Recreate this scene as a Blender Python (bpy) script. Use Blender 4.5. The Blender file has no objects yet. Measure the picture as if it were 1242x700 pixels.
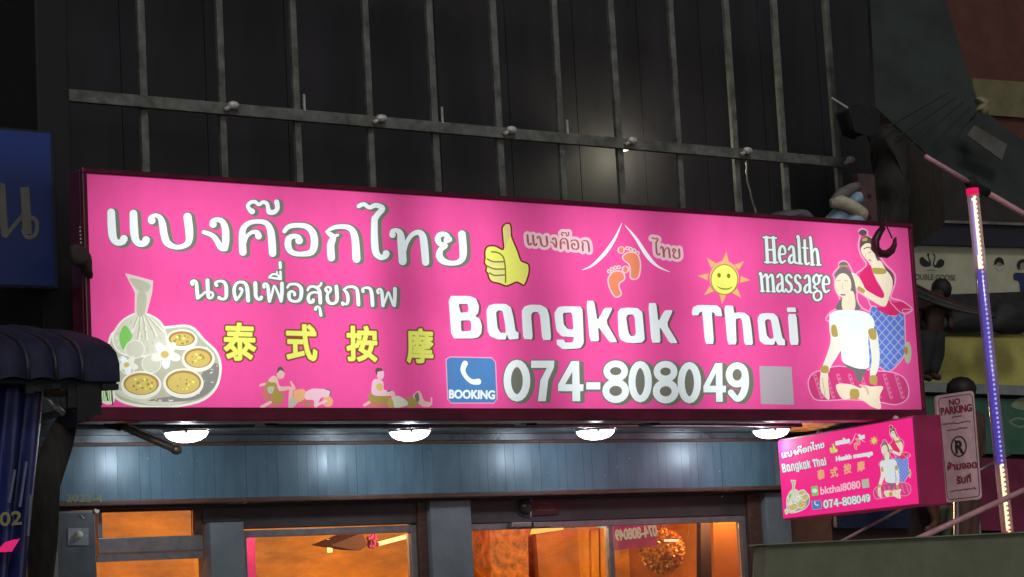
import bpy, math, random
from mathutils import Vector, Matrix
from mathutils.geometry import tessellate_polygon
random.seed(7)
sc = bpy.context.scene
col = sc.collection

# ------------------------------------------------------------------ camera
F = 2805.29                      # focal length in photograph pixels
CX, CY = 621.0, 350.0
RM = Matrix(((0.81552521, 0.03240576, 0.57781355),
             (-0.57622033, 0.13819507, 0.80552608),
             (-0.0537473, -0.98987473, 0.13137442)))   # camera (x right, y down, z forward) -> world
EYE = Vector((0, 0, 1.5))
cd = bpy.data.cameras.new('camera'); cam = bpy.data.objects.new('camera', cd); col.objects.link(cam)
cd.sensor_width = 36; cd.lens = 36 * F / 1242; cd.clip_start = 0.1; cd.clip_end = 500
cx, cy, cz = RM.col[0], -RM.col[1], -RM.col[2]
cam.matrix_world = Matrix(((cx[0], cy[0], cz[0], EYE[0]), (cx[1], cy[1], cz[1], EYE[1]),
                           (cx[2], cy[2], cz[2], EYE[2]), (0, 0, 0, 1)))
sc.camera = cam

# ------------------------------------------------------------------ sky, sun, exposure (night street)
w = bpy.data.worlds.new("World"); sc.world = w; w.use_nodes = True
nt = w.node_tree; bg = nt.nodes['Background']
sky = nt.nodes.new('ShaderNodeTexSky'); sky.sky_type = 'NISHITA'; sky.sun_disc = False
sky.sun_elevation = math.radians(3); sky.sun_rotation = math.radians(200)
hsv = nt.nodes.new('ShaderNodeHueSaturation'); hsv.inputs['Saturation'].default_value = 0.08
nt.links.new(sky.outputs[0], hsv.inputs['Color']); nt.links.new(hsv.outputs[0], bg.inputs[0])
bg.inputs[1].default_value = 0.06
sd = bpy.data.lights.new('sun', 'SUN'); sd.energy = 0.62; sd.angle = math.radians(15); sd.color = (1, .97, .93)
sun = bpy.data.objects.new('sun', sd); col.objects.link(sun)
sun.rotation_euler = (math.radians(50), 0, math.radians(-20))
sc.view_settings.view_transform = 'Standard'; sc.view_settings.look = 'None'
sc.view_settings.exposure = 0; sc.view_settings.gamma = 1
sc.cycles.max_bounces = 6; sc.cycles.transparent_max_bounces = 12

# ------------------------------------------------------------------ pixel -> place helpers
def ray(px, py):
    return RM @ Vector((px - CX, py - CY, F))
def at(px, py, Y):                # point of the wall-parallel plane y = Y seen at a pixel of the photograph
    r = ray(px, py); return EYE + r * (Y / r.y)
class Plane:
    def __init__(s, p, n): s.p = Vector(p); s.n = Vector(n).normalized()
    def __call__(s, px, py, h=0.0):
        r = ray(px, py); q = s.p + s.n * h
        return EYE + r * ((q - EYE).dot(s.n) / r.dot(s.n))

# ------------------------------------------------------------------ materials
def lin(c):
    return tuple(((v / 255) / 12.92 if v / 255 <= .04045 else ((v / 255 + .055) / 1.055) ** 2.4) for v in c)
MATS = {}
def mat(name, rgb, rough=.6, metal=0, var=.25, scale=8, bump=.0, stretch=(1, 1, 1), emis=0, coat=0):
    if name in MATS: return MATS[name]
    m = bpy.data.materials.new(name); m.use_nodes = True; n = m.node_tree.nodes; L = m.node_tree.links
    b = n['Principled BSDF']; b.inputs['Roughness'].default_value = rough; b.inputs['Metallic'].default_value = metal
    b.inputs['Coat Weight'].default_value = coat
    tc = n.new('ShaderNodeNewGeometry'); mp = n.new('ShaderNodeMapping'); mp.inputs['Scale'].default_value = stretch
    L.new(tc.outputs['Position'], mp.inputs[0])
    no = n.new('ShaderNodeTexNoise'); no.inputs['Scale'].default_value = scale; no.inputs['Detail'].default_value = 6
    no.inputs['Roughness'].default_value = .65
    L.new(mp.outputs[0], no.inputs['Vector'])
    rp = n.new('ShaderNodeValToRGB'); e = rp.color_ramp.elements
    e[0].position = .3; e[1].position = .7
    e[0].color = (*[max(0, c * (1 - var)) for c in rgb], 1); e[1].color = (*[min(1, c * (1 + var)) for c in rgb], 1)
    L.new(no.outputs[0], rp.inputs[0]); L.new(rp.outputs[0], b.inputs['Base Color'])
    rr = n.new('ShaderNodeMapRange'); rr.inputs['To Min'].default_value = max(.03, rough - .12); rr.inputs['To Max'].default_value = min(1, rough + .15)
    L.new(no.outputs[0], rr.inputs[0]); L.new(rr.outputs[0], b.inputs['Roughness'])
    if bump:
        bu = n.new('ShaderNodeBump'); bu.inputs['Strength'].default_value = bump; bu.inputs['Distance'].default_value = .01
        L.new(no.outputs[0], bu.inputs['Height']); L.new(bu.outputs[0], b.inputs['Normal'])
    if emis:
        L.new(rp.outputs[0], b.inputs['Emission Color']); b.inputs['Emission Strength'].default_value = emis
    MATS[name] = m; return m
def glow(name, rgb, strength):
    if name in MATS: return MATS[name]
    m = bpy.data.materials.new(name); m.use_nodes = True; b = m.node_tree.nodes['Principled BSDF']
    b.inputs['Base Color'].default_value = (*[c * .2 for c in rgb], 1)
    b.inputs['Emission Color'].default_value = (*rgb, 1); b.inputs['Emission Strength'].default_value = strength; b.inputs['Roughness'].default_value = .75; b.inputs['Specular IOR Level'].default_value = .2
    MATS[name] = m; return m
def glass(name, tint, mixf=.85, rough=.05):
    if name in MATS: return MATS[name]
    m = bpy.data.materials.new(name); m.use_nodes = True; n = m.node_tree.nodes; L = m.node_tree.links
    n.remove(n['Principled BSDF']); o = n['Material Output']
    t = n.new('ShaderNodeBsdfTransparent'); t.inputs[0].default_value = (*tint, 1)
    g = n.new('ShaderNodeBsdfGlossy'); g.inputs['Roughness'].default_value = rough
    fr = n.new('ShaderNodeFresnel'); fr.inputs[0].default_value = 1.45
    mx = n.new('ShaderNodeMixShader'); L.new(fr.outputs[0], mx.inputs[0]); L.new(t.outputs[0], mx.inputs[1]); L.new(g.outputs[0], mx.inputs[2])
    L.new(mx.outputs[0], o.inputs[0]); MATS[name] = m; return m

SY = 10.7                                           # the big sign's face
SX0, SX1 = at(104, 211, SY).x, at(1101, 277, SY).x
SZ0, SZ1 = at(1118, 497, SY).z, at(104, 211, SY).z
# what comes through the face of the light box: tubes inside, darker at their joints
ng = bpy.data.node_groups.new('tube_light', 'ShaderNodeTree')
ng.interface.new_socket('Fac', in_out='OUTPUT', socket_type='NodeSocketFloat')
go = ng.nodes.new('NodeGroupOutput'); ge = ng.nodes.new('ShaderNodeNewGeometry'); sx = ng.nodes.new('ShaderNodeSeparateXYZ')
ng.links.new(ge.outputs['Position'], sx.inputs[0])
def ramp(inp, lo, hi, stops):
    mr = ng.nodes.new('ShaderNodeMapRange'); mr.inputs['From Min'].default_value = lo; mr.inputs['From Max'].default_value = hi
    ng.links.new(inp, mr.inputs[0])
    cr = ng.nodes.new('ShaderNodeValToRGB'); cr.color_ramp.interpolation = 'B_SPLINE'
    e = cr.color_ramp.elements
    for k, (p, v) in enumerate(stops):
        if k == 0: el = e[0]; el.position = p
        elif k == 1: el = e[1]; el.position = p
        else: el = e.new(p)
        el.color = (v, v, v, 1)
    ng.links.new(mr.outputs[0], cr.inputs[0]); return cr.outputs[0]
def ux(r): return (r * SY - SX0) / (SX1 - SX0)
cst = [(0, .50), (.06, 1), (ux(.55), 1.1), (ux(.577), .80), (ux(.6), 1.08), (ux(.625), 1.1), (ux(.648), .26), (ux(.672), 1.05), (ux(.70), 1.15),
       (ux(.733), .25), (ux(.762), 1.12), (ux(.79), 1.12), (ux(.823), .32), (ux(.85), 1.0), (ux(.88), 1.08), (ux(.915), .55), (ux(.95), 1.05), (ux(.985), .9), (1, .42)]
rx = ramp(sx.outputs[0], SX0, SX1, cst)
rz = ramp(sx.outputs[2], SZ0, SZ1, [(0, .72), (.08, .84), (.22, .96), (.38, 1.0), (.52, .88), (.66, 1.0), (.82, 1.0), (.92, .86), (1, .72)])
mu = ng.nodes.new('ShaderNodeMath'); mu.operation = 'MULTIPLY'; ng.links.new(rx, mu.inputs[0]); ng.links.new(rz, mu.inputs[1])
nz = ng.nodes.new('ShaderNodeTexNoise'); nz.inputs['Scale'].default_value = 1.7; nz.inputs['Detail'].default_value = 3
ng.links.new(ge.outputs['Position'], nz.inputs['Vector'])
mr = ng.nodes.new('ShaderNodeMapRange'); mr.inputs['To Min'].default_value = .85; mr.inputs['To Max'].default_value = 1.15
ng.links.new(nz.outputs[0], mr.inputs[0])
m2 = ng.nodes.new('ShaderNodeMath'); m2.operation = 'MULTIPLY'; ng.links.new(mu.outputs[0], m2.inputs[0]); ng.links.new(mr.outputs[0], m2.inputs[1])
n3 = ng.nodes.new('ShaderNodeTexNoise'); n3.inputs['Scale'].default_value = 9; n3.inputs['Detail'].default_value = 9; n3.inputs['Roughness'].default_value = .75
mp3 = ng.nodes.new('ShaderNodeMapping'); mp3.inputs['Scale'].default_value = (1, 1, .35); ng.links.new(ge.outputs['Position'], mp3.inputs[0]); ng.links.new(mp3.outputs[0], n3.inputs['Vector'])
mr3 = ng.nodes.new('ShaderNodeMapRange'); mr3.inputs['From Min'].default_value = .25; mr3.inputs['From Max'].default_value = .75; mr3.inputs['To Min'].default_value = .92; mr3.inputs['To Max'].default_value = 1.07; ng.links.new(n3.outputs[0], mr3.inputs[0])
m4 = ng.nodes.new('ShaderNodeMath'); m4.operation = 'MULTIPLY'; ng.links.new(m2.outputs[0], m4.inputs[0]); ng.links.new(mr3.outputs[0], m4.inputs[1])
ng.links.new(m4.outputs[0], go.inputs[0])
def print_mat(name, srgb, k=1.0, dim=None):
    """translucent printed film on a light box"""
    key = name + ('_dim' if dim else '')
    if key in MATS: return MATS[key]
    m = bpy.data.materials.new(key); m.use_nodes = True; n = m.node_tree.nodes; L = m.node_tree.links; b = n['Principled BSDF']
    c = lin(srgb)
    b.inputs['Base Color'].default_value = (*[v * .2 for v in c], 1); b.inputs['Roughness'].default_value = .6; b.inputs['Specular IOR Level'].default_value = .25
    b.inputs['Emission Color'].default_value = (*c, 1)
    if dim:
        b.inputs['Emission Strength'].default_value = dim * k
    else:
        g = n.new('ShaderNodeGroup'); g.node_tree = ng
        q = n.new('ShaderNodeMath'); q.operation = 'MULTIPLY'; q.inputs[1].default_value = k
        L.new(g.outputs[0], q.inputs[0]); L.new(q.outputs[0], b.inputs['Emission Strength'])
    MATS[key] = m; return m

# ------------------------------------------------------------------ mesh helpers
ORG = {}
def tag(o, label=None, cat=None, group=None, kind=None):
    if label: o['label'] = label
    if cat: o['category'] = cat
    if group: o['group'] = group
    if kind: o['kind'] = kind
    return o
def thing(name, label, cat, loc, group=None):
    o = bpy.data.objects.new(name, None); col.objects.link(o); o.location = loc; o.empty_display_size = .1
    ORG[o.name] = Vector(loc); return tag(o, label, cat, group)
class MB:
    def __init__(s): s.v = []; s.f = []; s.m = []; s.mats = []
    def mi(s, m):
        if m not in s.mats: s.mats.append(m)
        return s.mats.index(m)
    def add(s, vs, fs, m):
        b = len(s.v); s.v += [Vector(v) for v in vs]; i = s.mi(m)
        for f in fs: s.f.append(tuple(b + k for k in f)); s.m.append(i)
        return s
    def hexa(s, p, m):                                  # 4 front + 4 back corners
        return s.add(p, [(0, 1, 2, 3), (7, 6, 5, 4), (0, 4, 5, 1), (1, 5, 6, 2), (2, 6, 7, 3), (3, 7, 4, 0)], m)
    def box(s, x0, x1, y0, y1, z0, z1, m):
        return s.hexa([(x0, y0, z0), (x1, y0, z0), (x1, y0, z1), (x0, y0, z1), (x0, y1, z0), (x1, y1, z0), (x1, y1, z1), (x0, y1, z1)], m)
    def pbox(s, quad, Y, d, m):                         # a slab whose front outline is given in photograph pixels
        fr = [at(*q, Y) for q in quad]; bk = [p + Vector((0, d, 0)) for p in fr]
        n = len(fr)
        return s.add(fr + bk, [tuple(range(n)), tuple(range(2 * n - 1, n - 1, -1))] + [(i, (i + 1) % n, n + (i + 1) % n, n + i) for i in range(n)], m)
    def tube(s, pts, r, m, n=8, caps=True):
        pts = [Vector(p) for p in pts]; rs = r if isinstance(r, (list, tuple)) else [r] * len(pts)
        vs = []; fs = []
        for i, p in enumerate(pts):
            t = (pts[min(i + 1, len(pts) - 1)] - pts[max(i - 1, 0)]).normalized()
            a = t.orthogonal().normalized() if i == 0 else (a - t * a.dot(t)).normalized()
            b = t.cross(a)
            for k in range(n):
                q = 2 * math.pi * k / n; vs.append(p + (a * math.cos(q) + b * math.sin(q)) * rs[i])
        for i in range(len(pts) - 1):
            for k in range(n): fs.append((i * n + k, i * n + (k + 1) % n, (i + 1) * n + (k + 1) % n, (i + 1) * n + k))
        if caps: fs += [tuple(range(n))[::-1], tuple((len(pts) - 1) * n + k for k in range(n))]
        return s.add(vs, fs, m)
    def lathe(s, prof, c, m, n=24, ax='z'):
        vs = []; fs = []
        for (r, h) in prof:
            for k in range(n):
                q = 2 * math.pi * k / n
                d = (r * math.cos(q), r * math.sin(q), h) if ax == 'z' else (r * math.cos(q), h, r * math.sin(q))
                vs.append(Vector(c) + Vector(d))
        for i in range(len(prof) - 1):
            for k in range(n): fs.append((i * n + k, i * n + (k + 1) % n, (i + 1) * n + (k + 1) % n, (i + 1) * n + k))
        return s.add(vs, fs, m)
    def ball(s, c, r, m, n=10, sq=(1, 1, 1)):
        vs = []; fs = []; h = n // 2
        for i in range(h + 1):
            a = math.pi * i / h
            for k in range(n):
                q = 2 * math.pi * k / n
                vs.append(Vector(c) + Vector((r * sq[0] * math.sin(a) * math.cos(q), r * sq[1] * math.sin(a) * math.sin(q), r * sq[2] * math.cos(a))))
        for i in range(h):
            for k in range(n): fs.append((i * n + k, i * n + (k + 1) % n, (i + 1) * n + (k + 1) % n, (i + 1) * n + k))
        return s.add(vs, fs, m)
    def build(s, name, parent=None, smooth=False, bevel=0, **kw):
        o0 = Vector((0, 0, 0)); p = parent
        while p is not None: o0 += p.location; p = p.parent
        me = bpy.data.meshes.new(name); me.from_pydata([v - o0 for v in s.v], [], s.f)
        for m in s.mats: me.materials.append(m)
        for i, pl in enumerate(me.polygons): pl.material_index = s.m[i]; pl.use_smooth = smooth
        me.validate(); me.update()
        o = bpy.data.objects.new(name, me); col.objects.link(o); o.parent = parent
        if bevel:
            bm = o.modifiers.new('bevel', 'BEVEL'); bm.width = bevel; bm.segments = 2; bm.limit_method = 'ANGLE'
        return tag(o, **kw)
def copy_tree(o, parent=None):
    c = o.copy(); col.objects.link(c); c.parent = parent
    for ch in o.children: copy_tree(ch, c)
    return c

# ------------------------------------------------------------------ print on a plane: strokes, outlines, type
def cr(pts, closed=False, k=5):
    n = len(pts); out = []
    rng = range(n) if closed else range(n - 1)
    for i in rng:
        g = (lambda j: pts[j % n]) if closed else (lambda j: pts[max(0, min(n - 1, j))])
        a, b, c, d = g(i - 1), g(i), g(i + 1), g(i + 2)
        for t in range(k):
            u = t / k
            out.append(tuple(.5 * (2 * b[j] + (c[j] - a[j]) * u + (2 * a[j] - 5 * b[j] + 4 * c[j] - d[j]) * u * u + (3 * b[j] - a[j] - 3 * c[j] + d[j]) * u ** 3) for j in range(len(b))))
    if not closed: out.append(tuple(pts[-1]))
    return out
def ell(x, y, rx, ry, n=22, a=0):
    ca, sa = math.cos(a), math.sin(a)
    return [(x + rx * math.cos(t) * ca - ry * math.sin(t) * sa, y + rx * math.cos(t) * sa + ry * math.sin(t) * ca) for t in [2 * math.pi * i / n for i in range(n)]]
GL = {}
def glyphs(txt):
    if txt in GL: return GL[txt]
    c = bpy.data.curves.new('type', 'FONT'); c.body = txt; c.size = 1; c.resolution_u = 4
    ob = bpy.data.objects.new('type', c); col.objects.link(ob)
    dg = bpy.context.evaluated_depsgraph_get(); dg.update()
    ev = ob.evaluated_get(dg); me = ev.to_mesh()
    vs = [(v.co.x, v.co.y) for v in me.vertices]; fs = [tuple(p.vertices) for p in me.polygons]
    ev.to_mesh_clear(); bpy.data.objects.remove(ob); bpy.data.curves.remove(c)
    cnt = {}
    for f in fs:
        for i in range(len(f)):
            e = tuple(sorted((f[i], f[(i + 1) % len(f)]))); cnt[e] = cnt.get(e, 0) + 1
    ed = [e for e, k in cnt.items() if k == 1]
    x0, x1 = min(v[0] for v in vs), max(v[0] for v in vs); y0, y1 = min(v[1] for v in vs), max(v[1] for v in vs)
    vs = [((v[0] - x0) / (x1 - x0), (y1 - v[1]) / (y1 - y0)) for v in vs]
    GL[txt] = (vs, fs, ed); return GL[txt]
class Art:
    """collects flat print; coordinates are photograph pixels (after T), pressed onto a plane"""
    def __init__(s, plane, mats, T=None, wk=1.0, base=0):
        s.mb = MB(); s.pl = plane; s.mats = mats; s.T = T; s.wk = wk; s.i = 0; s.z = (0, 0, 1.0); s.base = base; s.off = (0, 0)
    def zoom(s, x, y, k): s.z = (x, y, k); return s
    def _p(s, p):
        q = (s.z[0] + p[0] / s.z[2] + s.off[0], s.z[1] + p[1] / s.z[2] + s.off[1])
        return s.T(q) if s.T else q
    def _h(s, lay):
        s.i += 1; return .0015 + (lay + s.base) * .0012 + (s.i % 90) * .000011
    def tri(s, pts, fs, m, lay):
        h = s._h(lay); s.mb.add([s.pl(*p, h) for p in pts], fs, s.mats(m))
    def poly(s, pts, m, lay=1, holes=(), smooth=True, grow=0, k=4):
        q = [cr(pts, True, k) if smooth else pts] + [cr(h, True, k) if smooth else h for h in holes]
        allp = [s._p(p) for r in q for p in r]
        tr = tessellate_polygon([[Vector((p[0], p[1], 0)) for p in r] for r in q])
        s.tri(allp, [t for t in tr], m, lay)
    def line(s, pts, wd, m, lay=1, smooth=True, cap=True, grow=0):
        if not isinstance(wd, (list, tuple)): wd = [wd] * len(pts)
        P3 = [(p[0], p[1], w_) for p, w_ in zip(pts, wd)]
        if smooth and len(pts) > 2: P3 = cr(P3, False, 5)
        Q = [s._p(p) for p in P3]; W = [(p[2] / s.z[2] * s.wk + grow * s.wk) / 2 for p in P3]
        L, R = [], []
        for i in range(len(Q)):
            a, b = Q[max(0, i - 1)], Q[min(len(Q) - 1, i + 1)]
            dx, dy = b[0] - a[0], b[1] - a[1]; d = math.hypot(dx, dy) or 1
            nx, ny = -dy / d * W[i], dx / d * W[i]
            L.append((Q[i][0] + nx, Q[i][1] + ny)); R.append((Q[i][0] - nx, Q[i][1] - ny))
        n = len(Q); s.tri(L + R, [(i, i + 1, n + i + 1, n + i) for i in range(n - 1)], m, lay)
        if cap:
            for e in (0, -1): s.disc(Q[e], W[e], m, lay)
    def disc(s, c, r, m, lay, n=12):
        h = s._h(lay)
        s.mb.add([s.pl(c[0] + r * math.cos(t * 2 * math.pi / n), c[1] + r * math.sin(t * 2 * math.pi / n), h) for t in range(n)], [tuple(range(n))], s.mats(m))
    def blob(s, x, y, r, m, lay=1, grow=0):
        s.disc(s._p((x, y)), (r / s.z[2] + grow / 2) * s.wk, m, lay)
    def outline(s, pts, wd, m, lay=1, smooth=True):
        q = cr(pts, True, 4) if smooth else list(pts)
        s.line(q + [q[0]], wd, m, lay, smooth=False)
    def type(s, txt, p00, p10, p01, m, lay=1, bold=0, flip=False):
        vs, fs, ed = glyphs(txt)
        f = lambda v: s._p((p00[0] + (p10[0] - p00[0]) * v[0] + (p01[0] - p00[0]) * v[1], p00[1] + (p10[1] - p00[1]) * v[0] + (p01[1] - p00[1]) * v[1]))
        if flip: vs = [(1 - v[0], v[1]) for v in vs]
        P = [f(v) for v in vs]
        s.tri(P, fs, m, lay)
        if bold:
            r = bold * s.wk / 2
            h = s._h(lay); V = []; Fc = []
            for a, b in ed:
                A_, B_ = P[a], P[b]; dx, dy = B_[0] - A_[0], B_[1] - A_[1]; d = math.hypot(dx, dy)
                if d < 1e-6: continue
                ux_, uy = dx / d * r, dy / d * r; k = len(V)
                V += [(A_[0] - uy - ux_ * .5, A_[1] + ux_ - uy * .5), (B_[0] - uy + ux_ * .5, B_[1] + ux_ + uy * .5), (B_[0] + ux_, B_[1] + uy), (B_[0] + uy + ux_ * .5, B_[1] - ux_ + uy * .5), (A_[0] + uy - ux_ * .5, A_[1] - ux_ - uy * .5), (A_[0] - ux_, A_[1] - uy)]
                Fc.append(tuple(range(k, k + 6)))
            s.mb.add([s.pl(*p, h + .00002 * (i // 6 % 20)) for i, p in enumerate(V)], Fc, s.mats(m))
    def done(s, name, parent, **kw): return s.mb.build(name, parent, **kw)

COL = dict(white=(238, 248, 250), grey=(128, 130, 118), shade=(128, 96, 100), yellow=(240, 243, 115), maroon=(125, 50, 45), olive=(140, 135, 50),
           cream=(252, 238, 210), skin=(246, 200, 190), orange=(248, 146, 108), peach=(250, 190, 135), gold=(200, 175, 95), hair=(108, 92, 90), hair2=(130, 125, 125),
           rose=(238, 52, 122), blue=(112, 132, 228), lightblue=(168, 200, 240), halo=(255, 185, 218), pale=(226, 228, 208), pale2=(200, 202, 178), sand=(228, 205, 118),
           brown=(190, 150, 85), green=(140, 216, 108), palewhite=(244, 246, 232), booking=(88, 142, 205), ochre=(176, 160, 84), brick=(215, 130, 120), blush=(255, 212, 225),
           mid=(232, 70, 140), quiet=(150, 150, 146), darkline=(96, 88, 60), pinkband=(240, 130, 180), warmwhite=(255, 205, 190), silver=(196, 186, 196), lemon=(246, 226, 152), corn=(245, 238, 160), rust=(182, 104, 92))
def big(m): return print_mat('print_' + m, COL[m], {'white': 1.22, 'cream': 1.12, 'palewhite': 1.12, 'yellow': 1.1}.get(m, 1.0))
def small(m): return print_mat('print_' + m, COL[m], 1.0, dim=.72)

# ---- letters traced as pen strokes; each entry: (points, widths)
ZA, ZB, ZC, ZD, ZH = (120, 220, 5.383), (340, 230, 5.175), (220, 315, 8.871), (350, 325, 8.871), (915, 280, 7.78)
def sh(st, dx, dy): return [([(p[0] + dx, p[1] + dy) for p in P], W) for P, W in st]
sara_e = [([(80, 202), (84, 300), (92, 365), (115, 398), (150, 395), (163, 375)], [50, 54, 50, 40, 44, 50])]
BIG1 = [(ZA, sara_e + sh(sara_e, 145, 8)
        + [([(345, 256), (340, 238), (365, 222), (398, 236), (415, 280), (425, 345), (445, 400), (495, 428), (548, 424), (585, 395), (590, 330), (578, 232)], [50, 34, 26, 34, 46, 48, 46, 32, 32, 42, 52, 54])]
        + [([(745, 280), (742, 262), (770, 250), (805, 262), (825, 310), (828, 380), (822, 435)], [48, 32, 30, 36, 46, 48, 42]), ([(822, 435), (795, 430), (765, 380), (735, 350), (685, 332)], [44, 40, 36, 30, 28])]
        + [([(940, 462), (936, 380), (940, 315), (975, 275), (1030, 262), (1090, 272), (1120, 320), (1130, 400), (1134, 470)], [48, 46, 40, 32, 28, 34, 46, 50, 48]), ([(950, 400), (965, 360), (1000, 332), (1032, 335), (1042, 358)], [26, 24, 24, 34, 44])]
        + [([(1000, 196), (985, 185), (972, 160), (990, 138), (1020, 134), (1044, 152), (1070, 136), (1096, 145), (1105, 175), (1112, 200), (1145, 200), (1165, 175), (1160, 135)], [38, 30, 24, 24, 24, 22, 24, 26, 26, 34, 30, 30, 34])]),
        (ZB, [([(25, 262), (55, 232), (115, 224), (170, 235), (205, 275), (214, 340), (195, 392), (130, 405), (75, 395), (50, 360), (52, 310), (85, 292), (112, 300), (118, 320)], [26, 30, 30, 36, 44, 46, 40, 30, 34, 42, 40, 30, 36, 48])]
        + [([(320, 428), (316, 350), (330, 300), (300, 272), (290, 264)], [46, 46, 38, 24, 16]), ([(295, 262), (330, 240), (385, 232), (440, 245), (468, 300), (478, 435)], [18, 26, 28, 36, 46, 50]), ([(330, 295), (362, 285)], [26, 14])])]
BIG2 = [(ZB, [([(492, 104), (525, 92), (560, 112), (600, 98), (642, 118), (612, 155), (590, 190)], [26, 26, 26, 30, 34, 36, 38]), ([(592, 180), (590, 250), (592, 330), (600, 395), (628, 425), (658, 418), (664, 402)], [40, 42, 46, 44, 34, 36, 44])]
        + [([(704, 284), (704, 262), (728, 256), (752, 275), (760, 330), (768, 450)], [40, 28, 28, 40, 50, 50]), ([(775, 400), (790, 340), (820, 290), (860, 268), (890, 285), (902, 340), (912, 456)], [26, 26, 28, 32, 42, 48, 46])]
        + [([(1062, 312), (1040, 320), (1052, 296), (1030, 280), (1000, 285), (988, 312), (1002, 340), (1040, 352), (1008, 375), (998, 415), (1025, 450), (1080, 462), (1130, 448), (1148, 400), (1140, 280)], [34, 34, 30, 30, 34, 38, 32, 26, 34, 44, 40, 30, 34, 46, 48])])]
LINE2 = [(ZC, [([(118, 262), (108, 240), (135, 226), (160, 250), (168, 330), (175, 405)], [40, 28, 28, 36, 40, 40]), ([(175, 412), (215, 385), (255, 350)], [36, 26, 26]), ([(280, 222), (284, 320), (292, 400), (318, 412), (340, 385), (330, 355), (296, 350)], [42, 42, 38, 26, 26, 24, 26]),
        ([(378, 275), (365, 250), (400, 232), (450, 236), (478, 275), (484, 350), (478, 405), (445, 425), (405, 410)], [38, 26, 26, 32, 38, 40, 36, 28, 38]),
        ([(590, 430), (572, 380), (568, 310), (595, 255), (640, 240), (685, 255), (708, 310), (718, 440)], [34, 36, 36, 30, 28, 34, 40, 42]), ([(605, 420), (640, 370), (655, 325), (635, 312)], [26, 26, 26, 36]),
        ([(795, 252), (798, 330), (802, 395), (830, 428), (858, 420), (860, 405)], [42, 42, 38, 28, 30, 38]),
        ([(890, 294), (884, 266), (912, 258), (930, 290), (938, 360), (948, 445)], [36, 24, 26, 36, 38, 38]), ([(958, 430), (980, 350), (1000, 280), (1035, 350), (1070, 440)], [24, 26, 22, 26, 30]), ([(1072, 445), (1082, 350), (1082, 256)], [36, 40, 40]),
        ([(945, 190), (975, 160), (1020, 158), (1068, 196)], [22, 22, 22, 28]), ([(945, 192), (1070, 208)], [22, 26]), ([(1028, 130), (1030, 155)], [18, 18]), ([(1066, 130), (1070, 208)], [26, 26]), ([(1062, 32), (1064, 86)], [34, 34]),
        ([(1140, 300), (1165, 268), (1210, 262), (1255, 272), (1290, 320), (1280, 420), (1230, 450), (1170, 430), (1158, 370), (1185, 340), (1218, 358), (1218, 378)], [24, 28, 28, 34, 42, 38, 28, 34, 40, 26, 28, 36])]),
        (ZD, [([(205, 240), (225, 208), (265, 200), (310, 218), (334, 260), (342, 375)], [24, 28, 28, 34, 40, 40]), ([(318, 270), (270, 262), (225, 285), (212, 330), (228, 368), (262, 365), (266, 345)], [24, 24, 30, 36, 36, 30, 36]), ([(310, 205), (340, 190), (352, 165)], [24, 26, 28]),
        ([(290, 445), (300, 418), (330, 425), (340, 460), (348, 508)], [34, 24, 26, 30, 34]),
        ([(410, 250), (396, 225), (425, 205), (455, 222), (445, 255), (420, 280), (418, 335), (440, 375), (490, 382), (520, 345), (520, 270), (514, 200)], [34, 24, 24, 26, 26, 28, 38, 36, 28, 38, 40, 40]),
        ([(585, 392), (578, 375), (600, 385), (628, 385), (640, 340), (630, 280), (600, 240), (590, 232)], [34, 30, 26, 28, 36, 36, 24, 18]), ([(595, 236), (630, 208), (685, 202), (730, 225), (745, 290), (752, 395)], [20, 26, 28, 34, 40, 40]),
        ([(802, 252), (796, 228), (835, 212), (880, 228), (896, 290), (904, 402)], [34, 24, 26, 34, 40, 40]),
        ([(965, 268), (955, 244), (982, 226), (1002, 255), (1010, 330), (1016, 405)], [34, 24, 26, 34, 38, 38]), ([(1030, 380), (1055, 310), (1075, 260), (1100, 330), (1128, 400)], [24, 26, 22, 26, 30]), ([(1138, 405), (1144, 310), (1144, 225)], [36, 40, 40])])]
def e_(dx, dy, k=1.0): return [([(238 + dx, 222 * k + dy), (290 + dx, 215 * k + dy), (285 + dx, 165 * k + dy), (262 + dx, 143 * k + dy), (240 + dx, 172 * k + dy), (236 + dx, 245 * k + dy), (256 + dx, 300 * k + dy), (292 + dx, 282 * k + dy)], [14, 14, 20, 18, 24, 26, 20, 14])]
def a_(dx, dy): return [([(218 + dx, 435 + dy), (236 + dx, 412 + dy), (258 + dx, 428 + dy), (264 + dx, 500 + dy), (266 + dx, 560 + dy), (286 + dx, 574 + dy)], [22, 18, 22, 24, 24, 14]), ([(262 + dx, 488 + dy), (226 + dx, 512 + dy), (216 + dx, 552 + dy), (236 + dx, 574 + dy), (262 + dx, 550 + dy)], [14, 20, 24, 18, 14])]
def s_(dx, dy): return [([(350 + dx, 438 + dy), (328 + dx, 412 + dy), (304 + dx, 428 + dy), (306 + dx, 468 + dy), (342 + dx, 504 + dy), (350 + dx, 550 + dy), (324 + dx, 576 + dy), (296 + dx, 552 + dy)], [20, 16, 20, 24, 26, 22, 16, 20])]
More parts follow.
